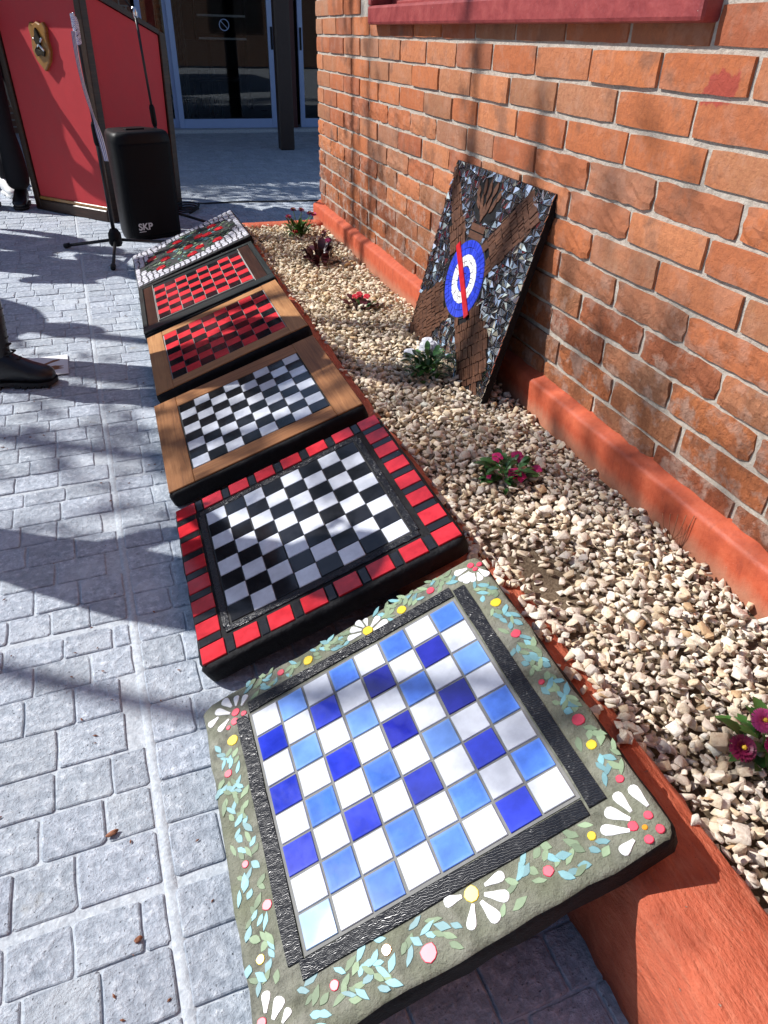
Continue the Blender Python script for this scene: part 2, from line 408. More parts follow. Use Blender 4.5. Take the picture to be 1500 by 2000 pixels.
# ------------------------------------------------------------------ ground and stamped-concrete pavement
g = tag(ob('ground', mesh('ground', [(-60, -40, -.06), (60, -40, -.06), (60, 80, -.06), (-60, 80, -.06)], [(0, 1, 2, 3)], 'stone_joint')), None, kind='structure')
pave = tag(ob('pavement', mesh('pavement', [(-9, -4, -.0036), (9, -4, -.0036), (9, 11.5, -.0036), (-9, 11.5, -.0036)], [(0, 1, 2, 3)], 'stone_joint')), None, kind='structure')
def build_paving():
    pr = random.Random(21); th = R(2.78); ox, oy = -.118, 1.0
    ct, st = math.cos(th), math.sin(th)
    toW = lambda x, y: (ox+x*ct-y*st, oy+x*st+y*ct)
    stones = []; y = -1.3; row = 0
    while y < 10.2:
        h = pr.uniform(.074, .092)*(1 if y < 5 else 1.25); wide = (row % 7 == 3)
        x0 = -4.2 if y > 3.2 else -2.2
        x = x0+pr.uniform(0, .1); xmax = 3.6 if y > 3.3 else .58
        while x < xmax:
            w = pr.uniform(.072, .118)
            if x < 0 < x+w+.035: w = -x-.009
            if w > .03: stones.append((x, y, w, h-(.010 if wide else 0)))
            x += w+pr.uniform(.0012, .0040)+(.014 if abs(x+w) < .012 else 0)
        y += h+pr.uniform(.0012, .0035)+(.004 if wide else 0); row += 1
    big = []; rest = []
    for s in stones:
        X, Y = toW(s[0]+s[2]/2, s[1]+s[3]/2)
        d = Vector((X, Y, -EYE)); dep = d.dot(fw); px = d.dot(rt2)/dep*1386+750 if dep > .05 else -9e9; py = d.dot(dn2)/dep*1386+1000 if dep > .05 else 9e9
        vis = -60 < px < 1350 and -10 < py < 2080 and X < .02+.0*Y
        (big if vis else rest).append((s, dep, X, Y))
    big.sort(key=lambda q: q[1]); rest += big[300:]; big = big[:300]
    def geo(w, h, fine):
        n = 3 if fine else 2; hw, hh = w/2, h/2; o = []
        c = pr.uniform(.006, .014)
        for (sx, sy) in ((-1, -1), (1, -1), (1, 1), (-1, 1)):
            c = pr.uniform(.002, .007)
            pts = [(sx*hw, sy*(hh-c)), (sx*(hw-c*.35), sy*(hh-c*.35)), (sx*(hw-c), sy*hh)]
            if sx*sy > 0: pts = pts[::-1] if False else pts
            if (sx, sy) in ((1, -1), (-1, 1)): pts = pts[::-1]
            o += pts
        # mid points on the long sides wander a little
        o2 = []
        for i, p in enumerate(o):
            o2.append((p[0]+pr.uniform(-.0012, .0012), p[1]+pr.uniform(-.0012, .0012)))
            if i % 3 == 2:
                q = o[(i+1) % len(o)]; o2.append(((p[0]+q[0])/2+pr.uniform(-.0015, .0015), (p[1]+q[1])/2+pr.uniform(-.0015, .0015)))
        o2 = ccw(o2); m_ = len(o2); zt = pr.uniform(-.0008, .0012); tx, ty = pr.uniform(-.008, .008), pr.uniform(-.008, .008)
        V = [(x, y, -.012) for x, y in o2]
        ins = lambda x, y, k: (x-math.copysign(min(k, abs(x)), x), y-math.copysign(min(k, abs(y)), y))
        V += [(*ins(x, y, .0008), zt-.0015+x*tx+y*ty) for x, y in o2]
        V += [(*ins(x, y, .0028), zt+x*tx+y*ty+pr.uniform(-.0004, .0004)) for x, y in o2]
        V += [(0, 0, zt+.0002)]
        F = ring_faces(m_, 0, m_)+ring_faces(m_, m_, 2*m_)+[(2*m_+i, 2*m_+(i+1) % m_, 3*m_) for i in range(m_)]
        return V, F
    def col():
        k = pr.uniform(.92, 1.08); b = pr.uniform(-.01, .02); return (k, k, k*(1+b), 1)
    for s, dep, X, Y in big:
        V, F = geo(s[2], s[3], True); me = mesh('paving_stone', V, F, 'stone'); set_tint(me, [col()]*len(F))
        ob('paving_stone', me, pave, (X, Y, 0), (0, 0, th))
    Vs = []; Fs = []; Cs = []
    for s, dep, X, Y in rest:
        V, F = geo(s[2], s[3], False); o = len(Vs)
        Vs += [(X+x*ct-y*st, Y+x*st+y*ct, z) for x, y, z in V]; Fs += [tuple(i+o for i in f) for f in F]; Cs += [col()]*len(F)
    me = mesh('paving_stones', Vs, Fs, 'stone'); set_tint(me, Cs)
    tag(ob('paving_stones', me, pave), None, kind='stuff')
    # troweled strip along the long joint
    V = []; n = 60
    for i in range(n+1):
        yy = -1.3+i*6.6/n; w = .0065+pr.uniform(-.0015, .0015)
        for dx, z in ((-w-.003, -.004), (-w, -.0016), (w, -.0016), (w+.003, -.004)): V.append((*toW(dx+.002, yy), z+pr.uniform(-.0006, .0006)))
    F = [(i*4+k, i*4+k+1, i*4+k+5, i*4+k+4) for i in range(n) for k in range(3)]
    ob('trowelled_joint', mesh('trowelled_joint', V, F, 'stone_joint', True), pave)
build_paving()

# ------------------------------------------------------------------ planter edge
KX0, KX1 = .447, .592
def kerb_top(y):
    ks = [(-2, .205), (.92, .205), (1.0, .171), (1.58, .171), (1.64, .157), (2.2, .157), (2.27, .164), (2.83, .164), (2.87, .157), (3.48, .157), (3.52, .172), (4.3, .172)]
    for (a, za), (b, zb) in zip(ks, ks[1:]):
        if a <= y <= b: return za+(zb-za)*(y-a)/(b-a)
    return .165
def build_kerb():
    pr = random.Random(5); root = empty('planter_edge', (KX0, 0, 0))
    tag(root, 'low terracotta-painted masonry edge of the gravel bed, under the leaning slabs', 'planter edge')
    secs = []; y = -1.5
    while y <= 4.2001:
        zt = kerb_top(y)-.0015; j = lambda a: pr.uniform(-a, a)
        c = .012+j(.004)
        secs.append([(-.004+j(.003), y, -.03), (-.002+j(.004), y, zt*.5), (j(.003), y, zt-c), (c*.45, y, zt-c*.4), (c*1.3, y, zt+j(.0008)-.001), (.075, y, zt+j(.002)), (KX1-KX0-.012, y, zt+j(.002)-.001), (KX1-KX0+j(.003), y, zt-.014), (KX1-KX0, y, -.03)])
        y += .03
    V, F = loft_geo(secs); ob('long_edge', mesh('long_edge', V, F, 'kerb_paint', True), root)
    secs = []
    x = KX1-KX0-.002
    while x <= 1.04-KX0+.03:
        zt = .158; j = lambda a: pr.uniform(-a, a); y0, y1 = 4.13, 4.235
        secs.append([(x, y0, -.03), (x, y0+j(.003), zt-.012), (x, y0+.010, zt+j(.001)), (x, y1-.012, zt+j(.002)), (x, y1, zt-.015), (x, y1, -.03)]); x += .035
    V, F = loft_geo(secs); ob('cross_edge', mesh('cross_edge', V, F, 'kerb_paint', True), root)
build_kerb()

# ------------------------------------------------------------------ gravel bed
BED = [(.60, .592), (1.04, 1.04)]
def gravel_z(x, y):
    b = .138+.010*math.sin(3.1*y+1)+.006*math.sin(9*x+5*y)
    if y < .75: b += .030*(.75-max(y, -.2))*max(0, 1-(x-.59)*2.5)
    d = math.hypot((x-.66)/.13, (y-.96)/.16); b -= .006*math.exp(-d*d*1.5)       # scraped hollow with bare earth
    d = math.hypot((x-.92)/.05, (y-.50)/.06)
    return b
tag(bmob('planting_soil', (lambda b: b)(box_bm(.585, 1.045, -1.5, 4.14, .02, .118, 0)), 'soil'), 'dark earth under the pale gravel of the bed', kind='structure')
def build_gravel():
    rg = np.random.default_rng(3); protos = []
    for k in range(26):
        bm = bmesh.new(); n = rg.integers(8, 13)
        sc_ = np.array([1, rg.uniform(.6, .95), rg.uniform(.34, .62)])
        for p in rg.normal(size=(n, 3)):
            p /= np.linalg.norm(p); p = np.sign(p)*np.abs(p)**.6; bm.verts.new(p*sc_*rg.uniform(.8, 1.05))
        h = bmesh.ops.convex_hull(bm, input=bm.verts[:]); bmesh.ops.delete(bm, geom=[v for v in bm.verts if not v.link_faces], context='VERTS')
        bmesh.ops.bevel(bm, geom=bm.edges[:], offset=.035, segments=1, affect='EDGES')
        bmesh.ops.triangulate(bm, faces=bm.faces[:]); bm.verts.index_update()
        protos.append((np.array([v.co[:] for v in bm.verts]), np.array([[v.index for v in f.verts] for f in bm.faces], np.int32))); bm.free()
    pal = np.array([(.68, .60, .49), (.75, .69, .60), (.62, .52, .39), (.72, .66, .60), (.66, .58, .51), (.56, .48, .42), (.80, .76, .70), (.56, .40, .25), (.50, .47, .45), (.70, .58, .43)])
    Vs, Fs, Cs = [], [], []; off = 0; placed = 0
    def put(x, y, z, s):
        nonlocal off
        v, f = protos[rg.integers(len(protos))]
        a, b, c = rg.uniform(0, 6.283), rg.normal(0, .36), rg.normal(0, .36)
        M_ = np.array(Euler((b, c, a)).to_matrix()); Vs.append((v*s)@M_.T+np.array([x, y, z])); Fs.append(f+off); off += len(v)
        c_ = pal[rg.choice(len(pal), p=[.2, .2, .12, .14, .1, .06, .1, .02, .02, .04])]*rg.uniform(.90, 1.18)
        # far end of the bed is yellower, near end whiter
        t = min(1, max(0, (y-1.2)/1.6)); c_ = c_*(np.array([1, .965, .90])*(1-t)+np.array([1.04, .98, .84])*t)
        Cs.append(np.repeat([[*np.clip(c_, 0, .85), 1]], len(f), 0))
    for layer, (step, dz) in enumerate(((.016, -.010), (.0215, .0), (.031, .009))):
        y = -.35
        while y < 4.12:
            x = .598
            while x < 1.032:
                px, py = x+rg.uniform(-.45, .45)*step, y+rg.uniform(-.45, .45)*step
                far = min(1, max(0, (py-2)/2)); s = rg.choice([.0088, .0118, .0148, .0185], p=[.34, .36, .22, .08])*rg.uniform(.7, 1.15)*(.8 if layer == 0 else 1)
                earth = math.hypot((px-.67)/.075, (py-.97)/.085) < 1 and rg.random() < .45
                if not earth and .597 < px < 1.033: put(px, py, gravel_z(px, py)+dz+rg.uniform(-.002, .003), s)
                x += step
            y += step
    for k in range(260):     # heaped over the inner arris of the edge
        y = rg.uniform(.50, 1.25) if k < 170 else rg.uniform(1.0, 4.1); x = .592-abs(rg.normal(0, .028))*(1 if k < 170 else .35); s_ = rg.choice([.0085, .011, .014])
        if x > .50: put(x, y, kerb_top(y)+s_*.45, s_)
    for k in range(26):      # strays on the edge
        put(rg.uniform(.575, .592), rg.uniform(.0, 4.0), .0, .009); Vs[-1][:, 2] += kerb_top(float(Vs[-1][0, 1]))+.004
    V = np.concatenate(Vs); F = np.concatenate(Fs); C = np.concatenate(Cs)
    me = bpy.data.meshes.new('gravel'); me.vertices.add(len(V)); me.vertices.foreach_set('co', V.astype(np.float32).ravel())
    me.loops.add(F.size); me.loops.foreach_set('vertex_index', F.ravel()); me.polygons.add(len(F))
    me.polygons.foreach_set('loop_start', np.arange(0, F.size, 3, dtype=np.int32)); me.polygons.foreach_set('loop_total', np.full(len(F), 3, np.int32))
    me.update(calc_edges=True); me.materials.append(MATS['gravel']); set_tint(me, C)
    tag(ob('gravel', me), 'cream and white crushed-stone gravel filling the bed by the wall', 'gravel', kind='stuff')
build_gravel()

# ------------------------------------------------------------------ brick wall
WX, WY1, CH, BL = 1.075, 4.335, .0757, .2635
def build_wall():
    pr = random.Random(11); root = empty('brick_wall', (WX, 1.9, 0))
    tag(root, 'sunlit orange brick wall with pale mortar and a red painted plinth', 'wall')
    OY = 1.9; P_ = lambda x, y, z: (x, y-OY, z)
    # mortar body
    bm = box_bm(.0065, .24, -3-OY, WY1-.012-OY, .0, 1.0835, 0)
    box_bm(.0065, .24, -3-OY, 1.3135-OY, 1.0835, 2.452, 0, 1, bm); box_bm(.0065, .24, 3.3205-OY, WY1-.012-OY, 1.0835, 2.452, 0, 1, bm)
    box_bm(.0065, .24, -3-OY, WY1-.012-OY, 2.452, 3.1, 0, 1, bm)
    bmob('mortar', bm, 'mortar', root)
    # plinth
    secs = []; y = -3.
    while y <= WY1+.0301:
        j = lambda a: pr.uniform(-a, a); zt = .222
        secs.append([P_(-.037+j(.001), y, .0), P_(-.036+j(.0015), y, .12), P_(-.035+j(.001), y, zt-.010), P_(-.031, y, zt-.002+j(.0008)), P_(-.024+j(.0015), y, zt+.002), P_(-.006+j(.001), y, zt+.010+j(.0015)), P_(.004, y, zt+.015+j(.004)), P_(.02, y, zt+.016), P_(.02, y, .0)])
        y += .04
    V, F = loft_geo(secs); ob('plinth', mesh('plinth', V, F, 'red_paint', True), root)
    # brick variants (shared meshes): front face points to -x
    def brick_mesh(L, seed, worn):
        q = random.Random(seed); nx = (5 if L > .15 else 3)*(2 if worn else 1); nz = 3 if not worn else 4; H_ = CH-.0118; dep = .05
        V = []; F = []
        for k in range(nz+1):
            for i in range(nx+1):
                u = i/nx; w = k/nz; ey = min(u, 1-u) == 0; ez = min(w, 1-w) == 0
                y = (u-.5)*L+(q.uniform(-.003, .003) if not ey else q.uniform(-.0012, .0012)*(2 if worn else 1)); z = (w-.5)*H_+(q.uniform(-.002, .002) if not ez else q.uniform(-.0009, .0009)*(2.2 if worn else 1))
                x = q.uniform(-.0005, .0005) if not worn else q.uniform(-.0022, .0026)
                if ey and ez: y *= 1-.008*(2 if worn else 1); z *= .965 if not worn else .93; x += .002
                elif ey or ez: x += q.uniform(.0006, .0014)*(2 if worn else 1)
                V.append((x, y, z))
        idx = lambda i, k: k*(nx+1)+i
        for k in range(nz):
            for i in range(nx): F.append((idx(i, k), idx(i, k+1), idx(i+1, k+1), idx(i+1, k)))
        per = [idx(i, 0) for i in range(nx+1)]+[idx(nx, k) for k in range(1, nz+1)]+[idx(i, nz) for i in range(nx-1, -1, -1)]+[idx(0, k) for k in range(nz-1, 0, -1)]
        o = len(V); n = len(per)
        V += [(.0065+q.uniform(-.001, .001), V[p][1]*1.006, V[p][2]*1.012) for p in per]
        V += [(dep, V[p][1]*1.004, V[p][2]*1.01) for p in per]
        for a in range(n):
            b = (a+1) % n; F.append((per[a], per[b], o+b, o+a)); F.append((o+a, o+b, o+n+b, o+n+a))
        return mesh('brick', V, F, 'brick')
    variants = {}
    def vmesh(kind, worn):
        k = (kind, worn, pr.randrange(7))
        if k not in variants: variants[k] = brick_mesh({'s': BL-.0125, 'h': BL*.5-.012, 'q': BL*.75-.0125}[kind], hash(k[1:]) % 997+(5 if kind == 's' else 77), worn)
        return variants[k]
    items = []
    for c in range(0, 38):
        z = .2065+CH*c+CH/2
        off = (0 if c % 2 == 0 else BL/2)+pr.uniform(-.012, .012)
        y = WY1; first = True
        while y > -3:
            if first and c % 2: L, kind = BL/2, 'h'
            elif pr.random() < .05 and y < 3.5: L, kind = BL*.75, 'q'
            else: L, kind = BL, 's'
            yc = y-L/2; y -= L; first = False
            if z > 1.095 and z < 2.45 and 1.312-L/2-.01 < yc < 3.322+L/2-.01+.0: 
                if 1.30 < yc+L/2 and yc-L/2 < 3.335 and not (yc-L/2 > 3.30 or yc+L/2 < 1.33): continue
            worn = z < .80 and pr.random() < (.75 if z < .62 else .45)
            items.append((yc, z, kind, worn))
    def key(it):
        d = Vector((WX, it[0], it[1]-EYE)); dep = d.dot(fw)
        if dep < .3: return 99
        px, py = d.dot(rt2)/dep*1386+750, d.dot(dn2)/dep*1386+1000
        return dep if -150 < px < 1640 and -100 < py < 2000 else 50+dep
    items.sort(key=key); stuffV = []; 
    for i, (yc, z, kind, worn) in enumerate(items):
        me = vmesh(kind, worn); jx = pr.uniform(-.0022, .0022); rx = pr.uniform(-.008, .008)
        if i < 300: ob('brick', me, root, P_(jx, yc+pr.uniform(-.002, .002), z+pr.uniform(-.0015, .0015)), (rx, pr.uniform(-.012, .012), pr.uniform(-.006, .006)))
        else: stuffV.append(([(v.co.x+jx, v.co.y+yc-OY, v.co.z+z) for v in me.vertices], [tuple(p.vertices) for p in me.polygons]))
    V, F = join_geo(stuffV); tag(ob('upper_bricks', mesh('upper_bricks', V, F, 'brick'), root), None, kind='stuff')
build_wall()
# window above the bed
def build_window():
    y0, y1, z0, z1 = 1.315, 3.322, 1.081, 2.45; oy = (y0+y1)/2
    root = empty('window', (WX, oy, z0)); tag(root, 'window with thick dark red painted frame and pale blind above the bed', 'window')
    h = z1-z0; a, b = y0-oy, y1-oy
    box('sill', -.036, .06, a-.012, b, .0, .062, 'window_paint', root, .009, 2)
    box('frame', -.034, .06, b-.036, b+.0005, .0625, h, 'window_paint', root, .006, 2)
    box('frame', -.034, .06, a, a+.036, .0625, h, 'window_paint', root, .006, 2)
    box('lintel', -.034, .06, a, b, h+.0005, h+.06, 'window_paint', root, .006, 2)
    box('rebate', .03, .20, a+.0365, b-.0365, .040, .0615, 'window_paint', root, .003)
    n = 3; ww = (b-a-.074)/n
    for k in range(n):
        s0 = a+.037+k*ww; bm = box_bm(.055, .095, s0+.001, s0+.055, .063, h-.002, .004)
        box_bm(.055, .095, s0+ww-.055, s0+ww-.001, .063, h-.002, .004, 1, bm); box_bm(.056, .094, s0+.0555, s0+ww-.0555, .063, .080, .004, 1, bm)
        sa = bmob('sash', bm, 'window_paint', root)
        box('pane', .072, .076, s0+.0555, s0+ww-.0555, .0805, h-.005, 'glass', sa, 0)
        for q in range(10): box('blind_slat', .100, .103, s0+.02, s0+ww-.02, .07+q*.052, .07+q*.052+.050, 'blind_white', sa, 0)
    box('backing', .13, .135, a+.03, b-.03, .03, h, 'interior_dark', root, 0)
def empty_child(name, parent, loc=(0, 0, 0), rot=(0, 0, 0)):
    o = bpy.data.objects.new(name, None); return link(o, parent, loc, rot)
build_window()
# ------------------------------------------------------------------ the six leaning slabs
# (x, y of the far-left top corner, tilt, yaw, width, depth)
SL = [(-.018, .909, 24.6, .2, .569, .571), (-.012, 1.563, 20.83, .33, .572, .568), (-.022, 2.193, 19.39, .49, .567, .552),
      (-.010, 2.823, 20.30, .17, .560, .556), (-.012, 3.480, 19.31, -.51, .574, .612), (-.018, 4.088, 21.25, .38, .588, .580)]
TH = .045
def slab_root(i, name, label):
    x, y, t, yaw, w, d = SL[i]
    mt = Matrix.Translation((x, y, .042)) @ Matrix.Rotation(R(yaw), 4, 'Z') @ Matrix.Rotation(-R(t), 4, 'Y')
    o = empty(name); o.matrix_world = mt; tag(o, label, 'game board', 'slabs leaning in a row on the planter edge'); return o, w, d
def rrect(w, d, r, n=5, j=0., q=None, v0=0.):
    """rounded rectangle in slab space: x 0..w, y 0..-d"""
    o = []
    for (cx, cy, a0) in ((w-r, -r, 0), (r, -r, 90), (r, -d+r, 180), (w-r, -d+r, 270)):
        for k in range(n+1):
            a = R(a0+90*k/n); o.append((cx+r*math.cos(a), cy+r*math.sin(a)+v0))
    return o
def slab_body(root, w, d, r=.022, top='black_side', side='black_side', rough=.0012, seed=1, name='slab'):
    q = random.Random(seed); o = rrect(w, d, r)
    pts = []
    for i, p in enumerate(o):
        n2 = o[(i+1) % len(o)]; L = math.hypot(n2[0]-p[0], n2[1]-p[1]); k = max(1, int(L/.035))
        for s in range(k): pts.append((p[0]+(n2[0]-p[0])*s/k, p[1]+(n2[1]-p[1])*s/k))
    n = len(pts); cx, cy = w/2, -d/2; V = []
    def ringpts(inset, z, jz):
        for x, y in pts:
            k = lambda c, h: math.copysign(max(0, abs(c)-inset), c)
            V.append((cx+k(x-cx, 0)+q.uniform(-rough, rough), cy+k(y-cy, 0)+q.uniform(-rough, rough), z+q.uniform(-jz, jz)))
    ringpts(.005, -TH, 0); ringpts(.0, -TH+.006, .001); ringpts(.0, -.012, .001); ringpts(.002, -.0045, .0008); ringpts(.0075, -.0006, .0004); ringpts(.02, 0, .0002)
    F = [tuple(reversed(range(n)))]
    for k in range(5): F += ring_faces(n, k*n, (k+1)*n)
    F += [tuple(range(5*n, 6*n))]
    me = mesh(name, V, F, [side, top], False)
    for p in me.polygons: p.material_index = 1 if p.center.z > -.0075 else 0
    me.polygons.foreach_set('use_smooth', [len(p.vertices) == 4 for p in me.polygons])
    return ob(name, me, root)
def tile_mesh(w, h, t, mat, ch=.0010):
    a, b = w/2, h/2; return mesh('tile', *prism_geo([(-a, -b), (a, -b), (a, b), (-a, b)], -.001, t, ch), mat)
TM = {}
def tile(root, u, v, w, h, mat, q, t=.003, name='tile', jit=1.):
    k = (round(w, 4), round(h, 4), mat, t)
    if k not in TM: TM[k] = tile_mesh(w, h, t, mat)
    return ob(name, TM[k], root, (u+q.uniform(-.0006, .0006)*jit, -v+q.uniform(-.0006, .0006)*jit, q.uniform(-.0002, .0003)), (R(q.uniform(-.45, .45))*jit, R(q.uniform(-.45, .45))*jit, R(q.uniform(-.8, .8))*jit))
def board_tiles(root, u0, v0, size, fn, q, gap=.0022, grout='grout_grey', du=None):
    p = size/8; pv = (du or size)/8
    plate('grout', [(u0-.003, -v0+.003), (u0+size+.003, -v0+.003), (u0+size+.003, -v0-pv*8-.003), (u0-.003, -v0-pv*8-.003)], -.002, .0014, grout, root, 0)
    for r_ in range(8):
        for c in range(8): tile(root, u0+(c+.5)*p, v0+(r_+.5)*pv, p-gap, pv-gap, fn(r_, c), q, .0036)

# ---- nearest slab: blue and white board, concrete rim with daisies
PETALS = [(0.01, 0.033, 0.031, 0.025), (0.026, 0.054, 0.049, 0.041), (0.027, 0.009, 0.053, 0.031), (0.045, -0.006, 0.058, 0.019), (0.071, 0.001, 0.066, 0.022), (0.089, 0.01, 0.076, 0.028), (0.028, 0.473, 0.022, 0.496), (0.046, 0.488, 0.03, 0.507), (0.054, 0.505, 0.041, 0.516), (0.292, 0.015, 0.319, 0.02), (0.303, -0.002, 0.322, 0.013), (0.319, -0.012, 0.328, 0.01), (0.336, -0.008, 0.334, 0.011), (0.36, 0.004, 0.339, 0.018), (0.37, 0.023, 0.341, 0.027), (0.513, 0.007, 0.538, 0.01), (0.514, 0.026, 0.538, 0.02), (0.52, 0.038, 0.54, 0.024), (0.533, 0.045, 0.543, 0.027), (0.546, 0.051, 0.549, 0.03), (0.562, 0.049, 0.554, 0.025), (0.507, 0.49, 0.528, 0.514), (0.49, 0.507, 0.52, 0.525), (0.496, 0.542, 0.518, 0.536), (0.530, 0.477, 0.534, 0.507), (0.551, 0.479, 0.555, 0.511), (0.277, 0.489, 0.301, 0.493), (0.36, 0.495, 0.332, 0.495), (0.354, 0.521, 0.327, 0.504), (0.33, 0.539, 0.32, 0.509), (0.295, 0.532, 0.31, 0.507)]
DOTS = [(0.063, 0.035, 0.0081, 'r'), (0.077, 0.046, 0.0058, 'r'), (0.058, 0.052, 0.0075, 'r'), (0.045, 0.058, 0.0045, 'r'), (0.048, 0.087, 0.0100, 'y'), (0.03, 0.144, 0.0072, 'r'), (0.031, 0.303, 0.0058, 'r'), (0.051, 0.374, 0.0076, 'r'), (0.028, 0.435, 0.0067, 'y'), (0.015, 0.504, 0.0067, 'r'), (0.331, 0.021, 0.0100, 'y'), (0.401, 0.018, 0.0092, 'y'), (0.462, 0.012, 0.0078, 'r'), (0.213, 0.012, 0.0095, 'y'), (0.16, 0.005, 0.0070, 'r'), (0.546, 0.007, 0.0064, 'r'), (0.560, 0.015, 0.0055, 'r'), (0.549, 0.020, 0.005, 'r'), (0.545, 0.11, 0.0092, 'y'), (0.543, 0.186, 0.0085, 'r'), (0.533, 0.285, 0.005, 'r'), (0.546, 0.366, 0.0094, 'r'), (0.541, 0.407, 0.0072, 'y'), (0.546, 0.465, 0.0058, 'r'), (0.526, 0.522, 0.0067, 'r'), (0.549, 0.520, 0.0058, 'r'), (0.551, 0.540, 0.0058, 'r'), (0.533, 0.544, 0.0058, 'r'), (0.537, 0.530, 0.0036, 'o'), (0.477, 0.508, 0.0058, 'y'), (0.41, 0.518, 0.0072, 'r'), (0.313, 0.496, 0.0103, 'y'), (0.238, 0.530, 0.0112, 'r'), (0.19, 0.503, 0.0067, 'o'), (0.115, 0.508, 0.0067, 'r')]
def leaf_outline(L, w, q):
    o = []
    for k in range(5): t = k/4; o.append((L*(t-.5), w*math.sin(math.pi*t)**.8*q.uniform(.35, .6)+(.0003 if k in (0, 4) else 0)))
    for k in range(3, 0, -1): t = k/4; o.append((L*(t-.5), -w*math.sin(math.pi*t)**.8*q.uniform(.3, .55)))
    return o
def slab1():
    q = random.Random(101); root, w, d = slab_root(0, 'mosaic_board', 'nearest slab, blue and white checkerboard with daisies set in a concrete rim')
    slab_body(root, w, d, .020, 'concrete_moss', 'black_side', .0022, 3)
    V0 = .015; L, M_, D, K, P = 'tile_blue_a', 'tile_blue_b', 'tile_blue_c', 'tile_blue_d', 'tile_pale'
    blues = {(0, 1): L, (0, 3): M_, (0, 5): M_, (0, 7): M_, (1, 0): D, (1, 2): D, (1, 4): K, (1, 6): K, (2, 1): L, (2, 3): L, (2, 5): M_, (2, 7): L, (3, 0): D, (3, 2): D, (3, 4): K, (3, 6): K,
             (4, 1): M_, (4, 3): M_, (4, 5): L, (4, 7): M_, (5, 0): D, (5, 2): D, (5, 4): D, (5, 6): D, (6, 1): M_, (6, 3): M_, (6, 5): M_, (6, 7): M_, (7, 0): P, (7, 2): M_, (7, 4): M_, (7, 6): D}
    board_tiles(root, .090, .060+V0, .398, lambda r_, c: blues.get((r_, c), 'tile_white'), q, .0038, 'grout_grey')
    for (a, b, c, e) in ((.088, .492, .030, .052), (.062, .0855, .052, .462), (.4935, .517, .040, .478), (.078, .489, .4625, .485)):
        pts = []
        for (x, y, dx, dy) in ((a, b, c, c),):
            pass
        n = 9; o = []
        hor = (b-a) > (e-c)
        for k in range(n):
            t = k/(n-1); o.append((a+(b-a)*t, -(c+V0)+q.uniform(-.0012, .0012)) if hor else (b+q.uniform(-.0012, .0012), -(c+(e-c)*t+V0)))
        for k in range(n):
            t = 1-k/(n-1); o.append((a+(b-a)*t, -(e+V0)+q.uniform(-.0012, .0012)) if hor else (a+q.uniform(-.0012, .0012), -(c+(e-c)*t+V0)))
        plate('black_strip', o, -.001, .0026, 'strip_black', root, .0008)
    for (tu, tv, bu, bv) in PETALS:
        tv += V0; bv += V0; dx, dy = tu-bu, -(tv-bv); L_ = math.hypot(dx, dy); ang = math.atan2(dy, dx); hw = min(.0075, .3*L_)*q.uniform(.85, 1.1)
        prof = [(0, .30), (.3, .55), (.6, .9), (.82, 1.), (.95, .72), (1., .25)]
        o = [(L_*t-L_*.5, hw*k) for t, k in prof]+[(L_*t-L_*.5, -hw*k) for t, k in reversed(prof)]
        plate('daisy_petal', o, -.001, .0013, 'tile_petal', root, .0007, ((tu+bu)/2, -(tv+bv)/2, 0), (0, 0, ang))
    for (u, v, r_, c) in DOTS:
        n = 10; o = [(r_*math.cos(k*6.2832/n)*q.uniform(.9, 1.06), r_*math.sin(k*6.2832/n)*q.uniform(.9, 1.06)) for k in range(n)]
        plate('flower_centre' if c != 'r' else 'berry', o, -.001, .0015, {'r': 'tile_dotred', 'y': 'tile_yellow', 'o': 'tile_orange'}[c], root, .0008, (u, -(v+V0), 0), (0, 0, q.uniform(0, 6)))
    used = [(u, v+V0, r_+.003) for u, v, r_, c in DOTS]+[((a+c)/2, (b+e)/2+V0, .012) for a, b, c, e in PETALS]
    inb = lambda u, v: not (.058 < u < .521 and .040+V0-.013 < v < .487+V0) and .004 < u < w-.004 and .004 < v < d-.012
    cnt = 0
    for side in range(4):
        for k in range(760):
            if side == 0: u, v = q.uniform(.09, .51), q.gauss(.021, .009)
            elif side == 1: u, v = q.gauss(.545, .008), q.uniform(.06, .49)
            elif side == 2: u, v = q.uniform(.075, .49), q.gauss(.528, .013)
            else: u, v = q.gauss(.033, .010), q.uniform(.10, .49)
            if not inb(u, v): continue
            if any(math.hypot(u-a, v-b) < r_+.0048 for a, b, r_ in used): continue
            L_ = q.uniform(.015, .026); wd = q.uniform(.0075, .0115); used.append((u, v, .0022 if k < 620 else .001))
            base = 0 if side in (0, 2) else math.pi/2
            ang = base+q.choice((-1, 1))*q.uniform(.25, .95)
            plate('leaf', leaf_outline(L_, wd, q), -.001, .0005+q.uniform(0, .0006), q.choice(('tile_teal', 'tile_green', 'tile_green') if side == 0 else ('tile_teal', 'tile_teal', 'tile_green', 'tile_green')), root, .0004, (u, -v, 0), (0, 0, ang)); cnt += 1
            if cnt % 74 == 0: break
slab1()

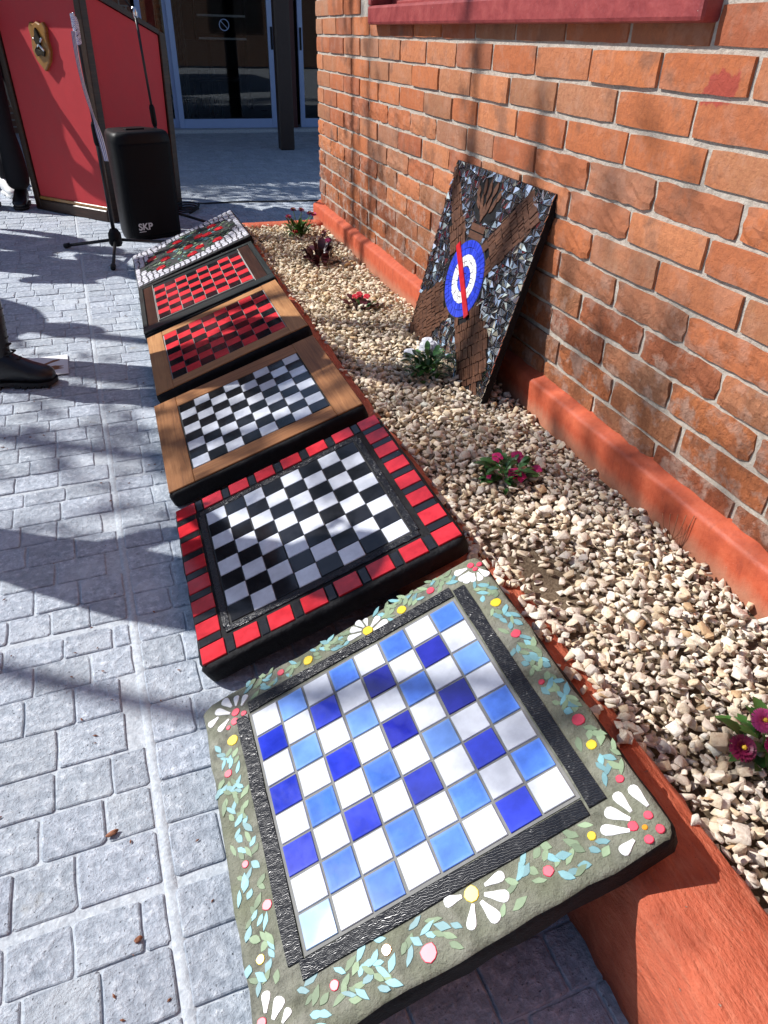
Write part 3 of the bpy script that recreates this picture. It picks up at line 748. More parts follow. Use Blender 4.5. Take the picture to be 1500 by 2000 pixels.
# ---- second slab: black and white board in a red-tile border
def slab2():
    q = random.Random(102); root, w, d = slab_root(1, 'tiled_board', 'black slab with black and white checkerboard inside a border of red tiles')
    slab_body(root, w, d, .024, 'black_side', 'black_side', .0018, 4)
    board_tiles(root, .081, .080, .400, lambda r_, c: 'tile_white' if (r_+c) % 2 == 0 else 'tile_black', q, .0016, 'grout_black')
    for (a, b, c, e) in ((.066, .496, .060, .077), (.066, .496, .4835, .500), (.062, .0775, .0775, .483), (.4845, .5, .0775, .483)):
        box('black_strip', a, b, -e, -c, -.001, .003, 'strip_black', root, .001)
    n = 8; pu = (w-.066)/7; pv = (d-.066)/7
    for k in range(n):
        for (u, v) in ((.033+k*pu, .030), (.033+k*pu, d-.036)):
            tile(root, u, v, .0505, .044, 'tile_red', q, .0034, 'red_tile')
            if k < n-1: tile(root, u+pu/2, v, pu-.0505-.006, .042, 'tile_blackgloss', q, .0022, 'black_tile')
        if 0 < k < n-1:
            for u in (.031, w-.034):
                v = .030+k*(d-.066)/7
                tile(root, u, v, .050, .045, 'tile_red', q, .0034, 'red_tile')
        if k < n-1:
            for u in (.031, w-.034): tile(root, u, .030+(k+.5)*(d-.066)/7, .048, (d-.066)/7-.045-.006, 'tile_blackgloss', q, .0022, 'black_tile')
slab2()
# ---- third and fourth: boards in a plain timber frame
def slab_wood(i, name, label, wd, fn, u0, v0, size, dv, seed):
    q = random.Random(seed); root, w, d = slab_root(i, name, label)
    slab_body(root, w, d, .014, 'black_side', 'black_side', .0012, seed)
    t = .0042; e = .004
    box('side_rail', e, u0-.004, -d+e+.006, -e, -.001, t, wd+'_y', root, .0014); box('side_rail', u0+size+.004, w-e, -d+e+.006, -e, -.001, t, wd+'_y', root, .0014)
    box('cross_rail', u0-.0034, u0+size+.0034, -v0+.004, -e-.0005, -.001, t-.0003, wd+'_x', root, .0014); box('cross_rail', u0-.0034, u0+size+.0034, -d+e+.0065, -v0-dv-.004, -.001, t-.0003, wd+'_x', root, .0014)
    board_tiles(root, u0, v0, size, fn, q, .0016, 'grout_black' if i == 2 else 'grout_light', dv)
slab_wood(2, 'timber_framed_board', 'black and white checkerboard in a brown timber frame on a black slab', 'oak', lambda r_, c: 'tile_black' if (r_+c) % 2 == 0 else 'tile_white', .081, .078, .404, .398, 103)
slab_wood(3, 'timber_framed_board', 'red and black checkerboard in a pale timber frame, half in shade', 'pine', lambda r_, c: 'tile_redb' if (r_+c) % 2 == 0 else 'tile_black', .070, .052, .420, .430, 104)
# ---- fifth: red and black board in a dark green-black frame
def slab5():
    q = random.Random(105); root, w, d = slab_root(4, 'dark_framed_board', 'red and black checkerboard in a dark green-black frame with side panels')
    slab_body(root, w, d, .016, 'black_side', 'black_side', .0012, 8)
    e = .003
    box('frame_rail', e, w-e, -.028, -e, -.001, .006, 'greenwood_x', root, .002); box('frame_rail', e, w-e, -d+e+.004, -d+.062, -.001, .006, 'greenwood_x', root, .002)
    box('frame_rail', e, .024, -d+.0625, -.0285, -.001, .006, 'greenwood_y', root, .002); box('frame_rail', w-.024, w-e, -d+.0625, -.0285, -.001, .006, 'greenwood_y', root, .002)
    box('side_panel', .0265, .068, -d+.066, -.031, -.001, .0032, 'darkwood_y', root, .001); box('side_panel', .499, w-.0265, -d+.066, -.031, -.001, .0032, 'darkwood_y', root, .001)
    for a in (.0695, .4945): box('trim', a, a+.003, -d+.064, -.030, -.001, .0042, 'grout_light', root, .0006)
    board_tiles(root, .0745, .080, .418, lambda r_, c: 'tile_redb' if (r_+c) % 2 == 0 else 'tile_black', q, .0024, 'grout_light', .430)
slab5()
# ---- farthest: pebble mosaic with a bouquet
def slab6():
    q = random.Random(106); root, w, d = slab_root(5, 'pebble_mosaic', 'farthest slab, white pebble mosaic with a bouquet of red flowers')
    slab_body(root, w, d, .010, 'grout_black', 'black_side', .001, 9)
    nx, ny = 21, 22; P = {}
    for i in range(nx+1):
        for k in range(ny+1):
            e = i in (0, nx) or k in (0, ny)
            P[i, k] = (.006+(w-.012)*i/nx+(0 if e else q.uniform(-.008, .008)), .006+(d-.012)*k/ny+(0 if e else q.uniform(-.008, .008)))
    # bouquet axis runs from lower left to upper right of the panel
    def inside(u, v):
        a, b = u-.30, v-.285; return (a*.95-b*.25)**2/.255**2+(a*.28+b*.96)**2/.215**2
    reds = [(.105, .224), (.135, .439), (.213, .235), (.254, .135), (.295, .312), (.35, .398), (.301, .455), (.368, .213), (.41, .25), (.447, .139), (.474, .243), (.441, .417), (.17, .33)]
    for i in range(nx):
        for k in range(ny):
            c = [P[i, k], P[i+1, k], P[i+1, k+1], P[i, k+1]]; cu = sum(p[0] for p in c)/4; cv = sum(p[1] for p in c)/4
            if inside(cu, cv) < 1.0: continue
            o = []
            for j in range(4):
                a, b = c[j], c[(j+1) % 4]
                for t in (.22, .78): o.append((cu+(a[0]+(b[0]-a[0])*t-cu)*.80, -(cv+(a[1]+(b[1]-a[1])*t-cv)*.80)))
            plate('pebble', o, -.001, .003+q.uniform(0, .001), 'tile_pebble', root, .0012)
    for (u, v) in reds:
        for k in range(7):
            a = k*.9+q.uniform(-.2, .2); r_ = .019 if k else 0; L_ = q.uniform(.022, .034)
            plate('flower_shard', leaf_outline(L_, L_*.75, q), -.001, .003+q.uniform(0, .0012), 'tile_redb' if q.random() < .35 else 'tile_red', root, .0006, (u+r_*math.cos(a), -v+r_*math.sin(a), 0), (0, 0, a+1.2))
    n = 0
    for k in range(900):
        u, v = q.uniform(.06, .54), q.uniform(.07, .50)
        if inside(u, v) > .95 or any(math.hypot(u-a, v-b) < .032 for a, b in reds): continue
        L_ = q.uniform(.02, .04); dark = inside(u, v) > .55
        plate('leaf_shard', leaf_outline(L_, L_*.42, q), -.001, .002+q.uniform(0, .0014), q.choice(('tile_darkgreen', 'tile_darkgreen', 'tile_green') if dark else ('tile_green', 'tile_green', 'tile_darkgreen', 'tile_teal')), root, .0005, (u, -v, 0), (0, 0, q.uniform(0, 3.14))); n += 1
        if n > 150: break
slab6()
# ------------------------------------------------------------------ mirror-mosaic emblem leaning on the wall
def emblem():
    q = random.Random(201); BW, BH = .612, .600
    A = Vector((.902, 2.362, .135)); ux = Vector((.02, -1, 0)).normalized(); top = Vector((1.052, 2.397, .70))
    vy = (top-A); vy = (vy-ux*vy.dot(ux)).normalized(); nz = ux.cross(vy)      # faces the camera side
    if nz.x > 0: nz = -nz
    root = empty('emblem_mosaic'); mt = Matrix((ux, vy, ux.cross(vy))).transposed().to_4x4(); mt.translation = A; root.matrix_world = mt
    tag(root, 'mirror-shard mosaic panel with a blue and white cockade leaning on the brick wall', 'mosaic panel')
    box('panel', 0, BW, 0, BH, -.022, 0, 'black_side', root, .002)
    arms = [[(0.004, .525), (0.021, .570), (0.219, .389), (0.143, .334)], [(0.490, .565), (0.572, .515), (0.400, .331), (0.340, .407)],
            [(0.004, .150), (0.010, .025), (0.155, .050), (0.246, .160), (0.168, .242)], [(0.330, .158), (0.404, .239), (0.528, .170), (0.564, .106), (0.547, .015), (0.440, .012)]]
    flame = [(0.252, .452), (0.200, .485), (0.185, .520), (0.200, .560), (0.235, .590), (0.282, .575), (0.320, .588), (0.358, .545), (0.362, .500), (0.320, .462)]
    neck = [(0.226, .450), (0.320, .452), (0.316, .405), (0.226, .402)]
    gr = lambda o, k: [(min(BW-.006, max(.006, sum(p[0] for p in o)/len(o)+(x-sum(p[0] for p in o)/len(o))*k)), min(BH-.006, max(.006, sum(p[1] for p in o)/len(o)+(y-sum(p[1] for p in o)/len(o))*k))) for x, y in o]
    arms = [gr(o, 1.16) for o in arms]
    CC, CR = (.286, .285), .124
    def inpoly(p, o):
        c = False; n = len(o)
        for i in range(n):
            a, b = o[i], o[i-1]
            if (a[1] > p[1]) != (b[1] > p[1]) and p[0] < (b[0]-a[0])*(p[1]-a[1])/(b[1]-a[1])+a[0]: c = not c
        return c
    busy = lambda p: math.hypot(p[0]-CC[0], p[1]-CC[1]) < CR+.004 or any(inpoly(p, o) for o in arms+[flame, neck])
    # mirror shards
    n = 31; P = {}
    for i in range(n+1):
        for k in range(n+1):
            P[i, k] = (BW*i/n+(0 if i in (0, n) else q.uniform(-.008, .008)), BH*k/n+(0 if k in (0, n) else q.uniform(-.008, .008)))
    sh = []
    for i in range(n):
        for k in range(n):
            a, b, c, e = P[i, k], P[i+1, k], P[i+1, k+1], P[i, k+1]
            for t in (((a, b, c), (a, c, e)) if q.random() < .5 else ((a, b, e), (b, c, e))):
                cu = sum(p[0] for p in t)/3; cv = sum(p[1] for p in t)/3
                if busy((cu, cv)): continue
                sh.append((cu, cv, [((p[0]-cu)*.84, (p[1]-cv)*.84) for p in t]))
    sh.sort(key=lambda s: -s[0]+.2*s[1]); rest = []
    for j, (cu, cv, o) in enumerate(sh):
        V, F = prism_geo(ccw(o), .0003, .0028, .0007); r_ = Euler((R(q.gauss(-5, 6)), R(q.gauss(2, 6)), 0))
        if j < 300: ob('mirror_shard', mesh('mirror_shard', V, F, 'mirror'), root, (cu, cv, q.uniform(0, .001)), r_)
        else:
            mm = r_.to_matrix(); rest.append(([mm @ Vector(v)+Vector((cu, cv, 0)) for v in V], F))
    if rest: tag(ob('mirror_shards', mesh('mirror_shards', *join_geo(rest), 'mirror'), root), None, kind='stuff')
    # crossed barrels: courses of small brown tesserae
    for o, (a, b) in zip(arms, (((.032, .548), (.181, .361)), ((.531, .540), (.370, .369)), ((.04, .07), (.21, .20)), ((.495, .02), (.367, .20)))):
        ax = Vector((b[0]-a[0], b[1]-a[1])).normalized(); ay = Vector((-ax.y, ax.x)); L_ = math.hypot(b[0]-a[0], b[1]-a[1])
        s = -.09
        while s < L_+.08:
            ds = q.uniform(.020, .042); t = -.12+q.uniform(0, .01)
            while t < .12:
                dt = q.uniform(.008, .017); c = Vector(a)+ax*(s+ds/2)+ay*(t+dt/2)
                if inpoly(c, o) and math.hypot(c.x-CC[0], c.y-CC[1]) > CR+.002 and 0.008 < c.x < BW-.008 and .008 < c.y < BH-.008:
                    hw, hh = ds/2-.0008, dt/2-.0008
                    oo = [(sx*hw+q.uniform(-.002, .002), sy*hh+q.uniform(-.002, .002)) for sx, sy in ((-1, -1), (1, -1), (1, 1), (-1, 1))]
                    plate('wood_tessera', oo, .0002, .003+q.uniform(0, .001), 'brown_tile', root, .0006, (c.x, c.y, 0), (R(q.gauss(0, 1.5)), R(q.gauss(0, 1.5)), math.atan2(ax.y, ax.x)))
                t += dt
            s += ds
    for k in range(2): plate('wood_tessera', [(.228, .404+k*.024), (.316, .406+k*.024), (.319, .426+k*.024), (.226, .424+k*.024)], .0002, .0036, 'brown_tile', root, .0006)
    for (x, y, a, L_) in ((.252, .485, 90, .06), (.230, .505, 110, .07), (.272, .508, 75, .07), (.205, .510, 125, .05), (.300, .515, 60, .06), (.252, .548, 92, .07), (.222, .555, 108, .05), (.285, .555, 76, .055), (.318, .545, 62, .05), (.188, .535, 115, .04)):
        plate('flame_piece', leaf_outline(L_, .022, q), .0002, .0034, 'brown_tile', root, .0006, (x+.02, y, 0), (0, 0, R(a)))
    # cockade
    cu, cv = CC
    def ringpieces(r0, r1, m_, mat, name, j=.0):
        for k in range(m_):
            a0 = 6.2832*k/m_+.02*.1; a1 = 6.2832*(k+1)/m_; g = .0007/r1
            o = [(r*math.cos(a)+q.uniform(-j, j), r*math.sin(a)+q.uniform(-j, j)) for r, a in ((r0+.0007, a0+g), (r1-.0007, a0+g), (r1-.0007, a1-g), (r0+.0007, a1-g))]
            plate(name, o, .0004, .0045+q.uniform(0, .0008), mat, root, .0005, (cu, cv, 0))
    n = 40; plate('dark_ring', [(cu+CR*math.cos(6.2832*k/n), cv+CR*math.sin(6.2832*k/n)) for k in range(n)], .0, .0030, 'grout_black', root, .0005)
    ringpieces(.096, .119, 44, 'tile_cobalt', 'blue_piece'); ringpieces(.075, .096, 36, 'tile_cobalt', 'blue_piece')
    ringpieces(.056, .075, 24, 'tile_petal', 'white_piece', .0018); ringpieces(.040, .056, 18, 'tile_petal', 'white_piece', .0018)
    ringpieces(.018, .039, 16, 'tile_cobalt', 'blue_piece'); ringpieces(.002, .018, 8, 'tile_cobalt', 'blue_piece')
    a, b = Vector((.185, .372)), Vector((.378, .192)); ax = (b-a).normalized(); ay = Vector((-ax.y, ax.x))*.0125
    plate('red_band', [tuple(a-ay), tuple(b-ay), tuple(b+ay), tuple(a+ay)], .0052, .0085, 'tile_red', root, .0008)
emblem()

# ------------------------------------------------------------------ lectern
def lectern():
    B = Vector((-.090, 5.128, 0)); Lf = Vector((-.588, 5.70, 0)); fx = (B-Lf).normalized(); fy = Vector((-fx.y, fx.x, 0))  # fy points back
    root = empty('lectern'); mt = Matrix((fx, fy, Vector((0, 0, 1)))).transposed().to_4x4(); mt.translation = Lf; root.matrix_world = mt
    tag(root, 'red-panelled lectern with dark wood edges and a shield, behind the loudspeaker', 'lectern')
    W0 = (B-Lf).length; fl = .035; D_ = .62; zf, zb = 1.27, 1.02; pw = .052
    def slant(name, x0t, x1t, x0b, x1b, y0, y1, z0, zt0, zt1, mat):
        V = [(x0b, y0, z0), (x1b, y0, z0), (x1b, y1, z0), (x0b, y1, z0), (x0t, y0, zt0), (x1t, y0, zt0), (x1t, y1, zt1), (x0t, y1, zt1)]
        bm = bmesh.new(); vs = [bm.verts.new(v) for v in V]
        for f in ((0, 3, 2, 1), (4, 5, 6, 7), (0, 1, 5, 4), (1, 2, 6, 5), (2, 3, 7, 6), (3, 0, 4, 7)): bm.faces.new([vs[i] for i in f])
        bmesh.ops.bevel(bm, geom=bm.edges[:], offset=.004, segments=1, affect='EDGES'); return bmob(name, bm, mat, root)
    for s in (0, 1):
        xb = 0 if s == 0 else W0; xt = -fl if s == 0 else W0+fl; sg = 1 if s == 0 else -1
        x0b, x1b = sorted((xb, xb+sg*pw)); x0t, x1t = sorted((xt, xt+sg*pw))
        slant('corner_post', x0t, x1t, x0b, x1b, 0, .05, .0, zf, zf-.02, 'darkwood_y'); slant('corner_post', x0t, x1t, x0b, x1b, D_-.05, D_, .0, zb+.02, zb, 'darkwood_y')
        x0b, x1b = sorted((xb+sg*.012, xb+sg*.03)); x0t, x1t = sorted((xt+sg*.012, xt+sg*.03))
        slant('side_panel', x0t, x1t, x0b, x1b, .0505, D_-.0505, .07, zf-.06, zb-.005, 'podium_red')
        x0t, x1t = sorted((xt, xt+sg*pw))
        V0 = zf-.0585
        bm = bmesh.new(); V = [(x0t, .0505, V0), (x1t, .0505, V0), (x1t, D_-.0505, zb-.003), (x0t, D_-.0505, zb-.003), (x0t, .0505, zf-.02), (x1t, .0505, zf-.02), (x1t, D_-.0505, zb+.022), (x0t, D_-.0505, zb+.022)]
        vs = [bm.verts.new(v) for v in V]
        for f in ((0, 3, 2, 1), (4, 5, 6, 7), (0, 1, 5, 4), (1, 2, 6, 5), (2, 3, 7, 6), (3, 0, 4, 7)): bm.faces.new([vs[i] for i in f])
        bmob('side_rail', bm, 'darkwood_x', root)
        box('base_rail', min(xb, xb+sg*pw), max(xb, xb+sg*pw), .0505, D_-.0505, 0, .0695, 'darkwood_x', root, .004)
    slant('front_panel', -fl+pw+.0005, W0+fl-pw-.0005, pw+.0005, W0-pw-.0005, .014, .030, .07, zf-.02, zf-.02, 'podium_red')
    box('base_rail', pw+.0005, W0-pw-.0005, -.004, .045, 0, .0695, 'darkwood_x', root, .006)
    box('moulding', pw+.0005, W0-pw-.0005, .004, .0135, .0700, .090, 'shield_wood', root, .003)
    slant('desk_top', -fl-.03, W0+fl+.03, -fl-.03, W0+fl+.03, -.06, D_+.02, zf+.0005, zf+.03, zf+.03, 'darkwood_x')
    # shield
    sx, sz = .395, .955; out = [(-.075, .085), (-.055, .110), (-.03, .100), (0, .112), (.03, .100), (.055, .110), (.075, .085), (.068, .03), (.078, -.03), (.055, -.085), (0, -.135), (-.055, -.085), (-.078, -.03), (-.068, .03)]
    V, F = prism_geo(ccw(out), 0, .022, .006); sh = ob('shield', mesh('shield', V, F, 'shield_wood'), root, (sx, .0138, sz), (R(90), 0, 0))
    for a in (-38, 38): tube('crossed_barrel', [(-.05*math.cos(R(a)), -.05*math.sin(R(a)), .028), (.05*math.cos(R(a)), .05*math.sin(R(a)), .028)], [.0055, .0075], 'chrome', sh, 8)
    plate('flame', [(-.018, .0), (-.03, .03), (-.014, .05), (-.010, .07), (0, .082), (.010, .066), (.016, .05), (.03, .03), (.018, 0)], .022, .036, 'bronze', sh, .004)
    plate('wreath', [(-.045, -.035), (-.02, -.02), (0, -.028), (.02, -.02), (.045, -.035), (.03, -.06), (0, -.052), (-.03, -.06)], .022, .033, 'bronze', sh, .003)
lectern()

# ------------------------------------------------------------------ loudspeaker
def speaker():
    c0 = Vector((-.002, 4.62, 0)); c1 = Vector((.292, 4.735, 0)); fx = (c1-c0).normalized(); fy = Vector((-fx.y, fx.x, 0))
    root = empty('loudspeaker'); mt = Matrix((fx, fy, Vector((0, 0, 1)))).transposed().to_4x4(); mt.translation = (c0+c1)/2; root.matrix_world = mt
    tag(root, 'black loudspeaker box with white SKP logo standing in front of the lectern', 'loudspeaker')
    def sec(z, k, top=0.):
        o = []
        w, d = .166*k, .27*k
        for (x, y) in ((-w, .055), (-w, .02), (-w*.93, -.008), (-w*.55, -.026), (0, -.034), (w*.55, -.026), (w*.93, -.008), (w, .02), (w, .055), (w*.93, .13), (w*.70, d*.93), (w*.5, d), (-w*.5, d), (-w*.70, d*.93), (-w*.93, .13)): o.append((x, y+(1-k)*.1, z))
        return o
    V, F = loft_geo([sec(.0, .96), sec(.012, .99), sec(.03, 1), sec(.52, 1.02), sec(.545, 1.0), sec(.562, .95), sec(.570, .86)]); 
    ob('cabinet', mesh('cabinet', V, F, 'black_plastic', True), root)
    # curved grille, a few millimetres proud
    secs = []
    for z, k in ((.022, .90), (.03, .94), (.50, .96), (.512, .92)):
        pts = []
        for t in range(13):
            x = (-1+t/6)*.158*k; y = -.0395+.026*(abs(x)/.158)**2.2; pts.append((x, y, z))
        for t in range(12, -1, -1):
            x = (-1+t/6)*.158*k; y = -.025+.026*(abs(x)/.158)**2.2; pts.append((x, y, z))
        secs.append(pts)
    V, F = loft_geo(secs); ob('grille', mesh('grille', V, F, 'speaker_grille', True), root)
    cu = bpy.data.curves.new('logo', 'FONT'); cu.body = 'SKP'; cu.size = .052; cu.extrude = .0012; cu.offset = .0012; tmp = bpy.data.objects.new('logo_tmp', cu); COL.objects.link(tmp)
    me = bpy.data.meshes.new_from_object(tmp.evaluated_get(bpy.context.evaluated_depsgraph_get())); bpy.data.objects.remove(tmp); me.materials.clear(); me.materials.append(MATS['logo_white'])
    ob('logo', me, root, (-.118, -.0335, .062), (R(90), 0, R(-5)))
    box('logo_line', -.116, -.03, -.0345, -.0325, .050, .0535, 'logo_white', root, 0)
    box('top_handle', -.055, .055, .08, .12, .568, .578, 'black_plastic', root, .004, 2)
speaker()

# ------------------------------------------------------------------ microphone stands
def mic_stand(loc, top, label, rot, legs=.26, boom=False):
    root = empty('microphone_stand', loc); tag(root, label, 'stand')
    lean = Vector(top)-Vector(loc); h = lean.z
    P_ = lambda z: (lean.x*z/h, lean.y*z/h, z)
    tube('lower_tube', [P_(.10), P_(h*.56)], .0105, 'black_metal', root); tube('upper_tube', [P_(h*.54), P_(h)], .0072, 'black_metal', root)
    tube('clutch', [P_(h*.50), P_(h*.515), P_(h*.585), P_(h*.60)], [.012, .0165, .0165, .011], 'black_plastic', root, 12)
    V, F = tube_geo([(0, 0, .045), (0, 0, .06), (0, 0, .11), (0, 0, .135)], [.028, .036, .034, .018], 14); ob('hub', mesh('hub', V, F, 'black_plastic', True), root)
    for k in range(3):
        a = rot+k*2.0944; dx, dy = math.cos(a), math.sin(a)
        lg = tube('leg', [(dx*.02, dy*.02, .075), (dx*legs, dy*legs, .016)], .0085, 'black_metal', root)
        tube('rubber_foot', [(dx*(legs-.02), dy*(legs-.02), .020), (dx*(legs+.012), dy*(legs+.012), .0135)], .0135, 'rubber', lg, 10)
    if boom:
        tube('boom_arm', [P_(h-.01), (lean.x-.22, lean.y-.10, h+.30)], .0065, 'black_metal', root); tube('clamp', [P_(h-.03), P_(h+.02)], [.014, .013], 'chrome', root, 10)
    else: tube('thread', [P_(h), P_(h+.02)], .0055, 'chrome', root)
    return root
ms = mic_stand((-.088, 4.34, 0), (-.094, 4.345, 1.083), 'straight black stand with a striped ribbon tied at its top, on a tripod', R(265), .33)
mic_stand((.262, 5.02, 0), (.215, 5.00, 1.125), 'black boom microphone stand behind the loudspeaker', R(-25), .27, True)
def ribbon():
    q = random.Random(301); root = empty('ribbon', (-.094, 4.343, 1.05)); tag(root, 'blue and white striped ribbon knotted round the microphone stand, one tail hanging', 'ribbon')
    secs = []; parts = []
    for k in range(7):      # coils of the knot
        z = -.055+k*.014; n = 14; pts = [(.015*math.cos(t*6.2832/n+k)*(1+.12*math.sin(3*t)), .015*math.sin(t*6.2832/n+k), z+.012*math.sin(t*6.2832/n+k*1.7)) for t in range(n+1)]
        parts.append((pts, .009))
    V = []; F = []; UV = []
    for pts, hw in parts:
        for i in range(len(pts)-1):
            o = len(V); a, b = pts[i], pts[i+1]
            V += [(a[0], a[1], a[2]-hw), (b[0], b[1], b[2]-hw), (b[0], b[1], b[2]+hw), (a[0], a[1], a[2]+hw)]; F.append((o, o+1, o+2, o+3)); UV += [(0, 0), (0, 1), (1, 1), (1, 0)]
    def strip(name, ctr, wid, parent):
        nonlocal V, F, UV
        V = []; F = []; UV = []; m_ = 6
        for i, (c, w, tw, dp) in enumerate(ctr):
            for k in range(m_+1):
                s = k/m_-.5; V.append((c[0]+w*s*math.cos(tw), c[1]+w*s*math.sin(tw)+dp*math.sin(k*2.1), c[2]))
        uvs = []
        for i in range(len(ctr)-1):
            for k in range(m_):
                a = i*(m_+1)+k; F.append((a, a+1, a+m_+2, a+m_+1)); uvs += [(k/m_, i), ((k+1)/m_, i), ((k+1)/m_, i+1), (k/m_, i+1)]
        me = mesh(name, V, F, 'ribbon', True); l = me.uv_layers.new(); 
        for d_, u in zip(l.data, uvs): d_.uv = u
        return ob(name, me, parent)
    me = mesh('knot', V, F, 'ribbon', True); l = me.uv_layers.new()
    for d_, u in zip(l.data, UV): d_.uv = u
    ob('knot', me, root)
    ctr = []
    for i in range(26):
        t = i/25; z = -.02-.56*t; w = .018+.012*math.sin(t*3.0)-.016*math.exp(-((t-.62)/.10)**2)+.010*max(0, t-.75)*3
        ctr.append(((-.014-.012*math.sin(t*5)+.034*t*(t > .0), -.022-.012*math.sin(4*t), z), w, .15+.9*math.sin(t*4.2), .004))
    strip('hanging_tail', ctr, .04, root)
ribbon()

# ------------------------------------------------------------------ cable on the floor
def cable():
    q = random.Random(5); pts = [(.40, 5.30, .008)]
    for t in range(1, 46): a = t*.42; r_ = .075+.012*math.sin(t*.8); pts.append((.40+r_*math.cos(a)*(1+.2*(t > 20)), 5.40+r_*math.sin(a)*1.3, .008+.0009*t))
    for x, y in ((.55, 5.62), (.72, 5.63), (.95, 5.61), (1.2, 5.58), (1.45, 5.55), (1.8, 5.62), (2.3, 5.60)): pts.append((x, y, .008))
    V, F = tube_geo(pts, .0055, 6); tag(ob('cable', mesh('cable', V, F, 'rubber', True)), 'black cable coiled behind the loudspeaker and run along the shaded floor', 'cable')
cable()

# ------------------------------------------------------------------ building behind with sliding glass doors
def building():
    Y0 = 10.12; root = empty('building', (1.8, Y0, 0)); tag(root, 'shaded brick building with a porch post behind the lectern', 'building')
    ox = 1.8
    def part(name, x0, x1, y0, y1, z0, z1, mat, bev=.004, par=root): return box(name, x0-ox, x1-ox, y0-Y0, y1-Y0, z0, z1, mat, par, bev)
    part('wall', -6, .40, Y0+.02, Y0+.30, 0, 3.2, 'far_brick', 0); part('wall', 4.6, 8, Y0+.02, Y0+.30, 0, 3.2, 'far_brick', 0); part('lintel', .40, 4.6, Y0+.02, Y0+.30, 2.25, 3.2, 'far_brick', 0)
    part('step', .2, 4.8, Y0-.16, Y0+.32, -.01, .035, 'stone_joint', .006)
    part('porch_roof', -6, 8, 8.05, Y0+.30, 2.75, 2.92, 'roof_tile', 0); part('beam', -6, 8, 8.30, 8.46, 2.55, 2.749, 'post_brown')
    part('porch_post', 1.655, 1.805, 8.32, 8.46, .0, 2.549, 'post_brown', .01)
    part('door_post', 2.06, 2.24, Y0-.03, Y0+.10, .0355, 2.249, 'dark_red_post')
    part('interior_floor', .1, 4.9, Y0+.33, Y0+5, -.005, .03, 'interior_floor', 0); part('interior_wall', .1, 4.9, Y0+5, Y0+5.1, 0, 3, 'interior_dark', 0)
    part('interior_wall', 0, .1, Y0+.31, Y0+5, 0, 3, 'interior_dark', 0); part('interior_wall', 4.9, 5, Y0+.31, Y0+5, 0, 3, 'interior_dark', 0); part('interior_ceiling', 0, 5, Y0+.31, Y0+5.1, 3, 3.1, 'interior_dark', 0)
    part('roof', -6, 8, Y0+.02, Y0+6, 3.2, 3.4, 'roof_tile', 0)
building()
def door(x0, x1, label, hx, Y=10.13):
    root = empty('sliding_door', ((x0+x1)/2, Y, .036)); tag(root, label, 'glass door', 'aluminium sliding doors of the building behind'); c = (x0+x1)/2; w = (x1-x0)/2
    box('bottom_rail', -w+.0605, w-.0605, 0, .04, 0, .10, 'aluminium_blue', root, .003); box('top_rail', -w+.0605, w-.0605, 0, .04, 2.09, 2.18, 'aluminium_blue', root, .003)
    box('stile', -w, -w+.06, -.003, .043, 0, 2.18, 'aluminium_blue', root, .003); st = box('stile', w-.06, w, -.003, .043, 0, 2.18, 'aluminium_blue', root, .003)
    box('pane', -w+.061, w-.061, .018, .022, .1005, 2.0895, 'glass', root, 0)
    if hx is not None: box('handle', hx-.012, hx+.012, -.016, -.0035, .83, 1.06, 'black_plastic', root, .003)
door(.44, .80, 'narrow glass door leaf half hidden by the lectern', None, 10.19)
door(.78, 1.985, 'wide dark glass sliding door with pale blue frame left of the porch post', .585)
door(2.29, 3.5, 'glass sliding door between the porch post and the brick wall corner', -.575)
def interior():
    r_ = empty('curtain', (.92, 10.75, .03)); tag(r_, 'pale curtain hanging behind the wide glass door', 'curtain')
    V = []; n = 24
    for z in (0, 2.3):
        for k in range(n+1): V.append((-.07+.16*k/n, .025*math.sin(k*1.6), z))
    ob('cloth', mesh('cloth', V, [(k, k+1, n+2+k, n+1+k) for k in range(n)], 'curtain', True), r_)
    for j, (x, y, a) in enumerate(((1.25, 11.6, .3), (1.62, 11.8, -.2))):
        t = empty('chair', (x, y, .031), (0, 0, a)); tag(t, ('dim chair behind the wide glass door, left of two', 'dim chair behind the wide glass door, right of two')[j], 'chair', 'chairs inside the building')
        box('seat', -.2, .2, -.2, .2, .43, .46, 'interior_dark', t, .01); box('backrest', -.2, .2, .17, .2, .55, .9, 'interior_dark', t, .01)
        for sx in (-.18, .18):
            for sy in (-.17, .185): tube('leg', [(sx, sy, 0), (sx, sy, .43 if sy < 0 else .55)], .012, 'black_metal', t, 6)
    s = empty('shelf', (1.75, 12.9, .031)); tag(s, 'dim shelf unit far inside behind the glass door', 'shelf')
    for k in range(4): box('board', -.35, .35, -.15, .15, .9+k*.28, .925+k*.28, 'white_paint', s, .003)
    for sx in (-.365, .365): box('upright', sx-.015, sx+.015, -.15, .15, 0, 1.95, 'interior_dark', s, .002)
    st = empty('door_sticker', (1.42, 10.146, 1.10)); tag(st, 'small round prohibition sticker on the wide glass door', 'sticker')
    V, F = join_geo([tube_geo([(.055*math.cos(k*6.2832/24), 0, .055*math.sin(k*6.2832/24)) for k in range(25)], .005, 6), tube_geo([(-.035, 0, .035), (.035, 0, -.035)], .004, 6)])
    ob('ring', mesh('ring', V, F, 'aluminium_blue', True), st)
interior()

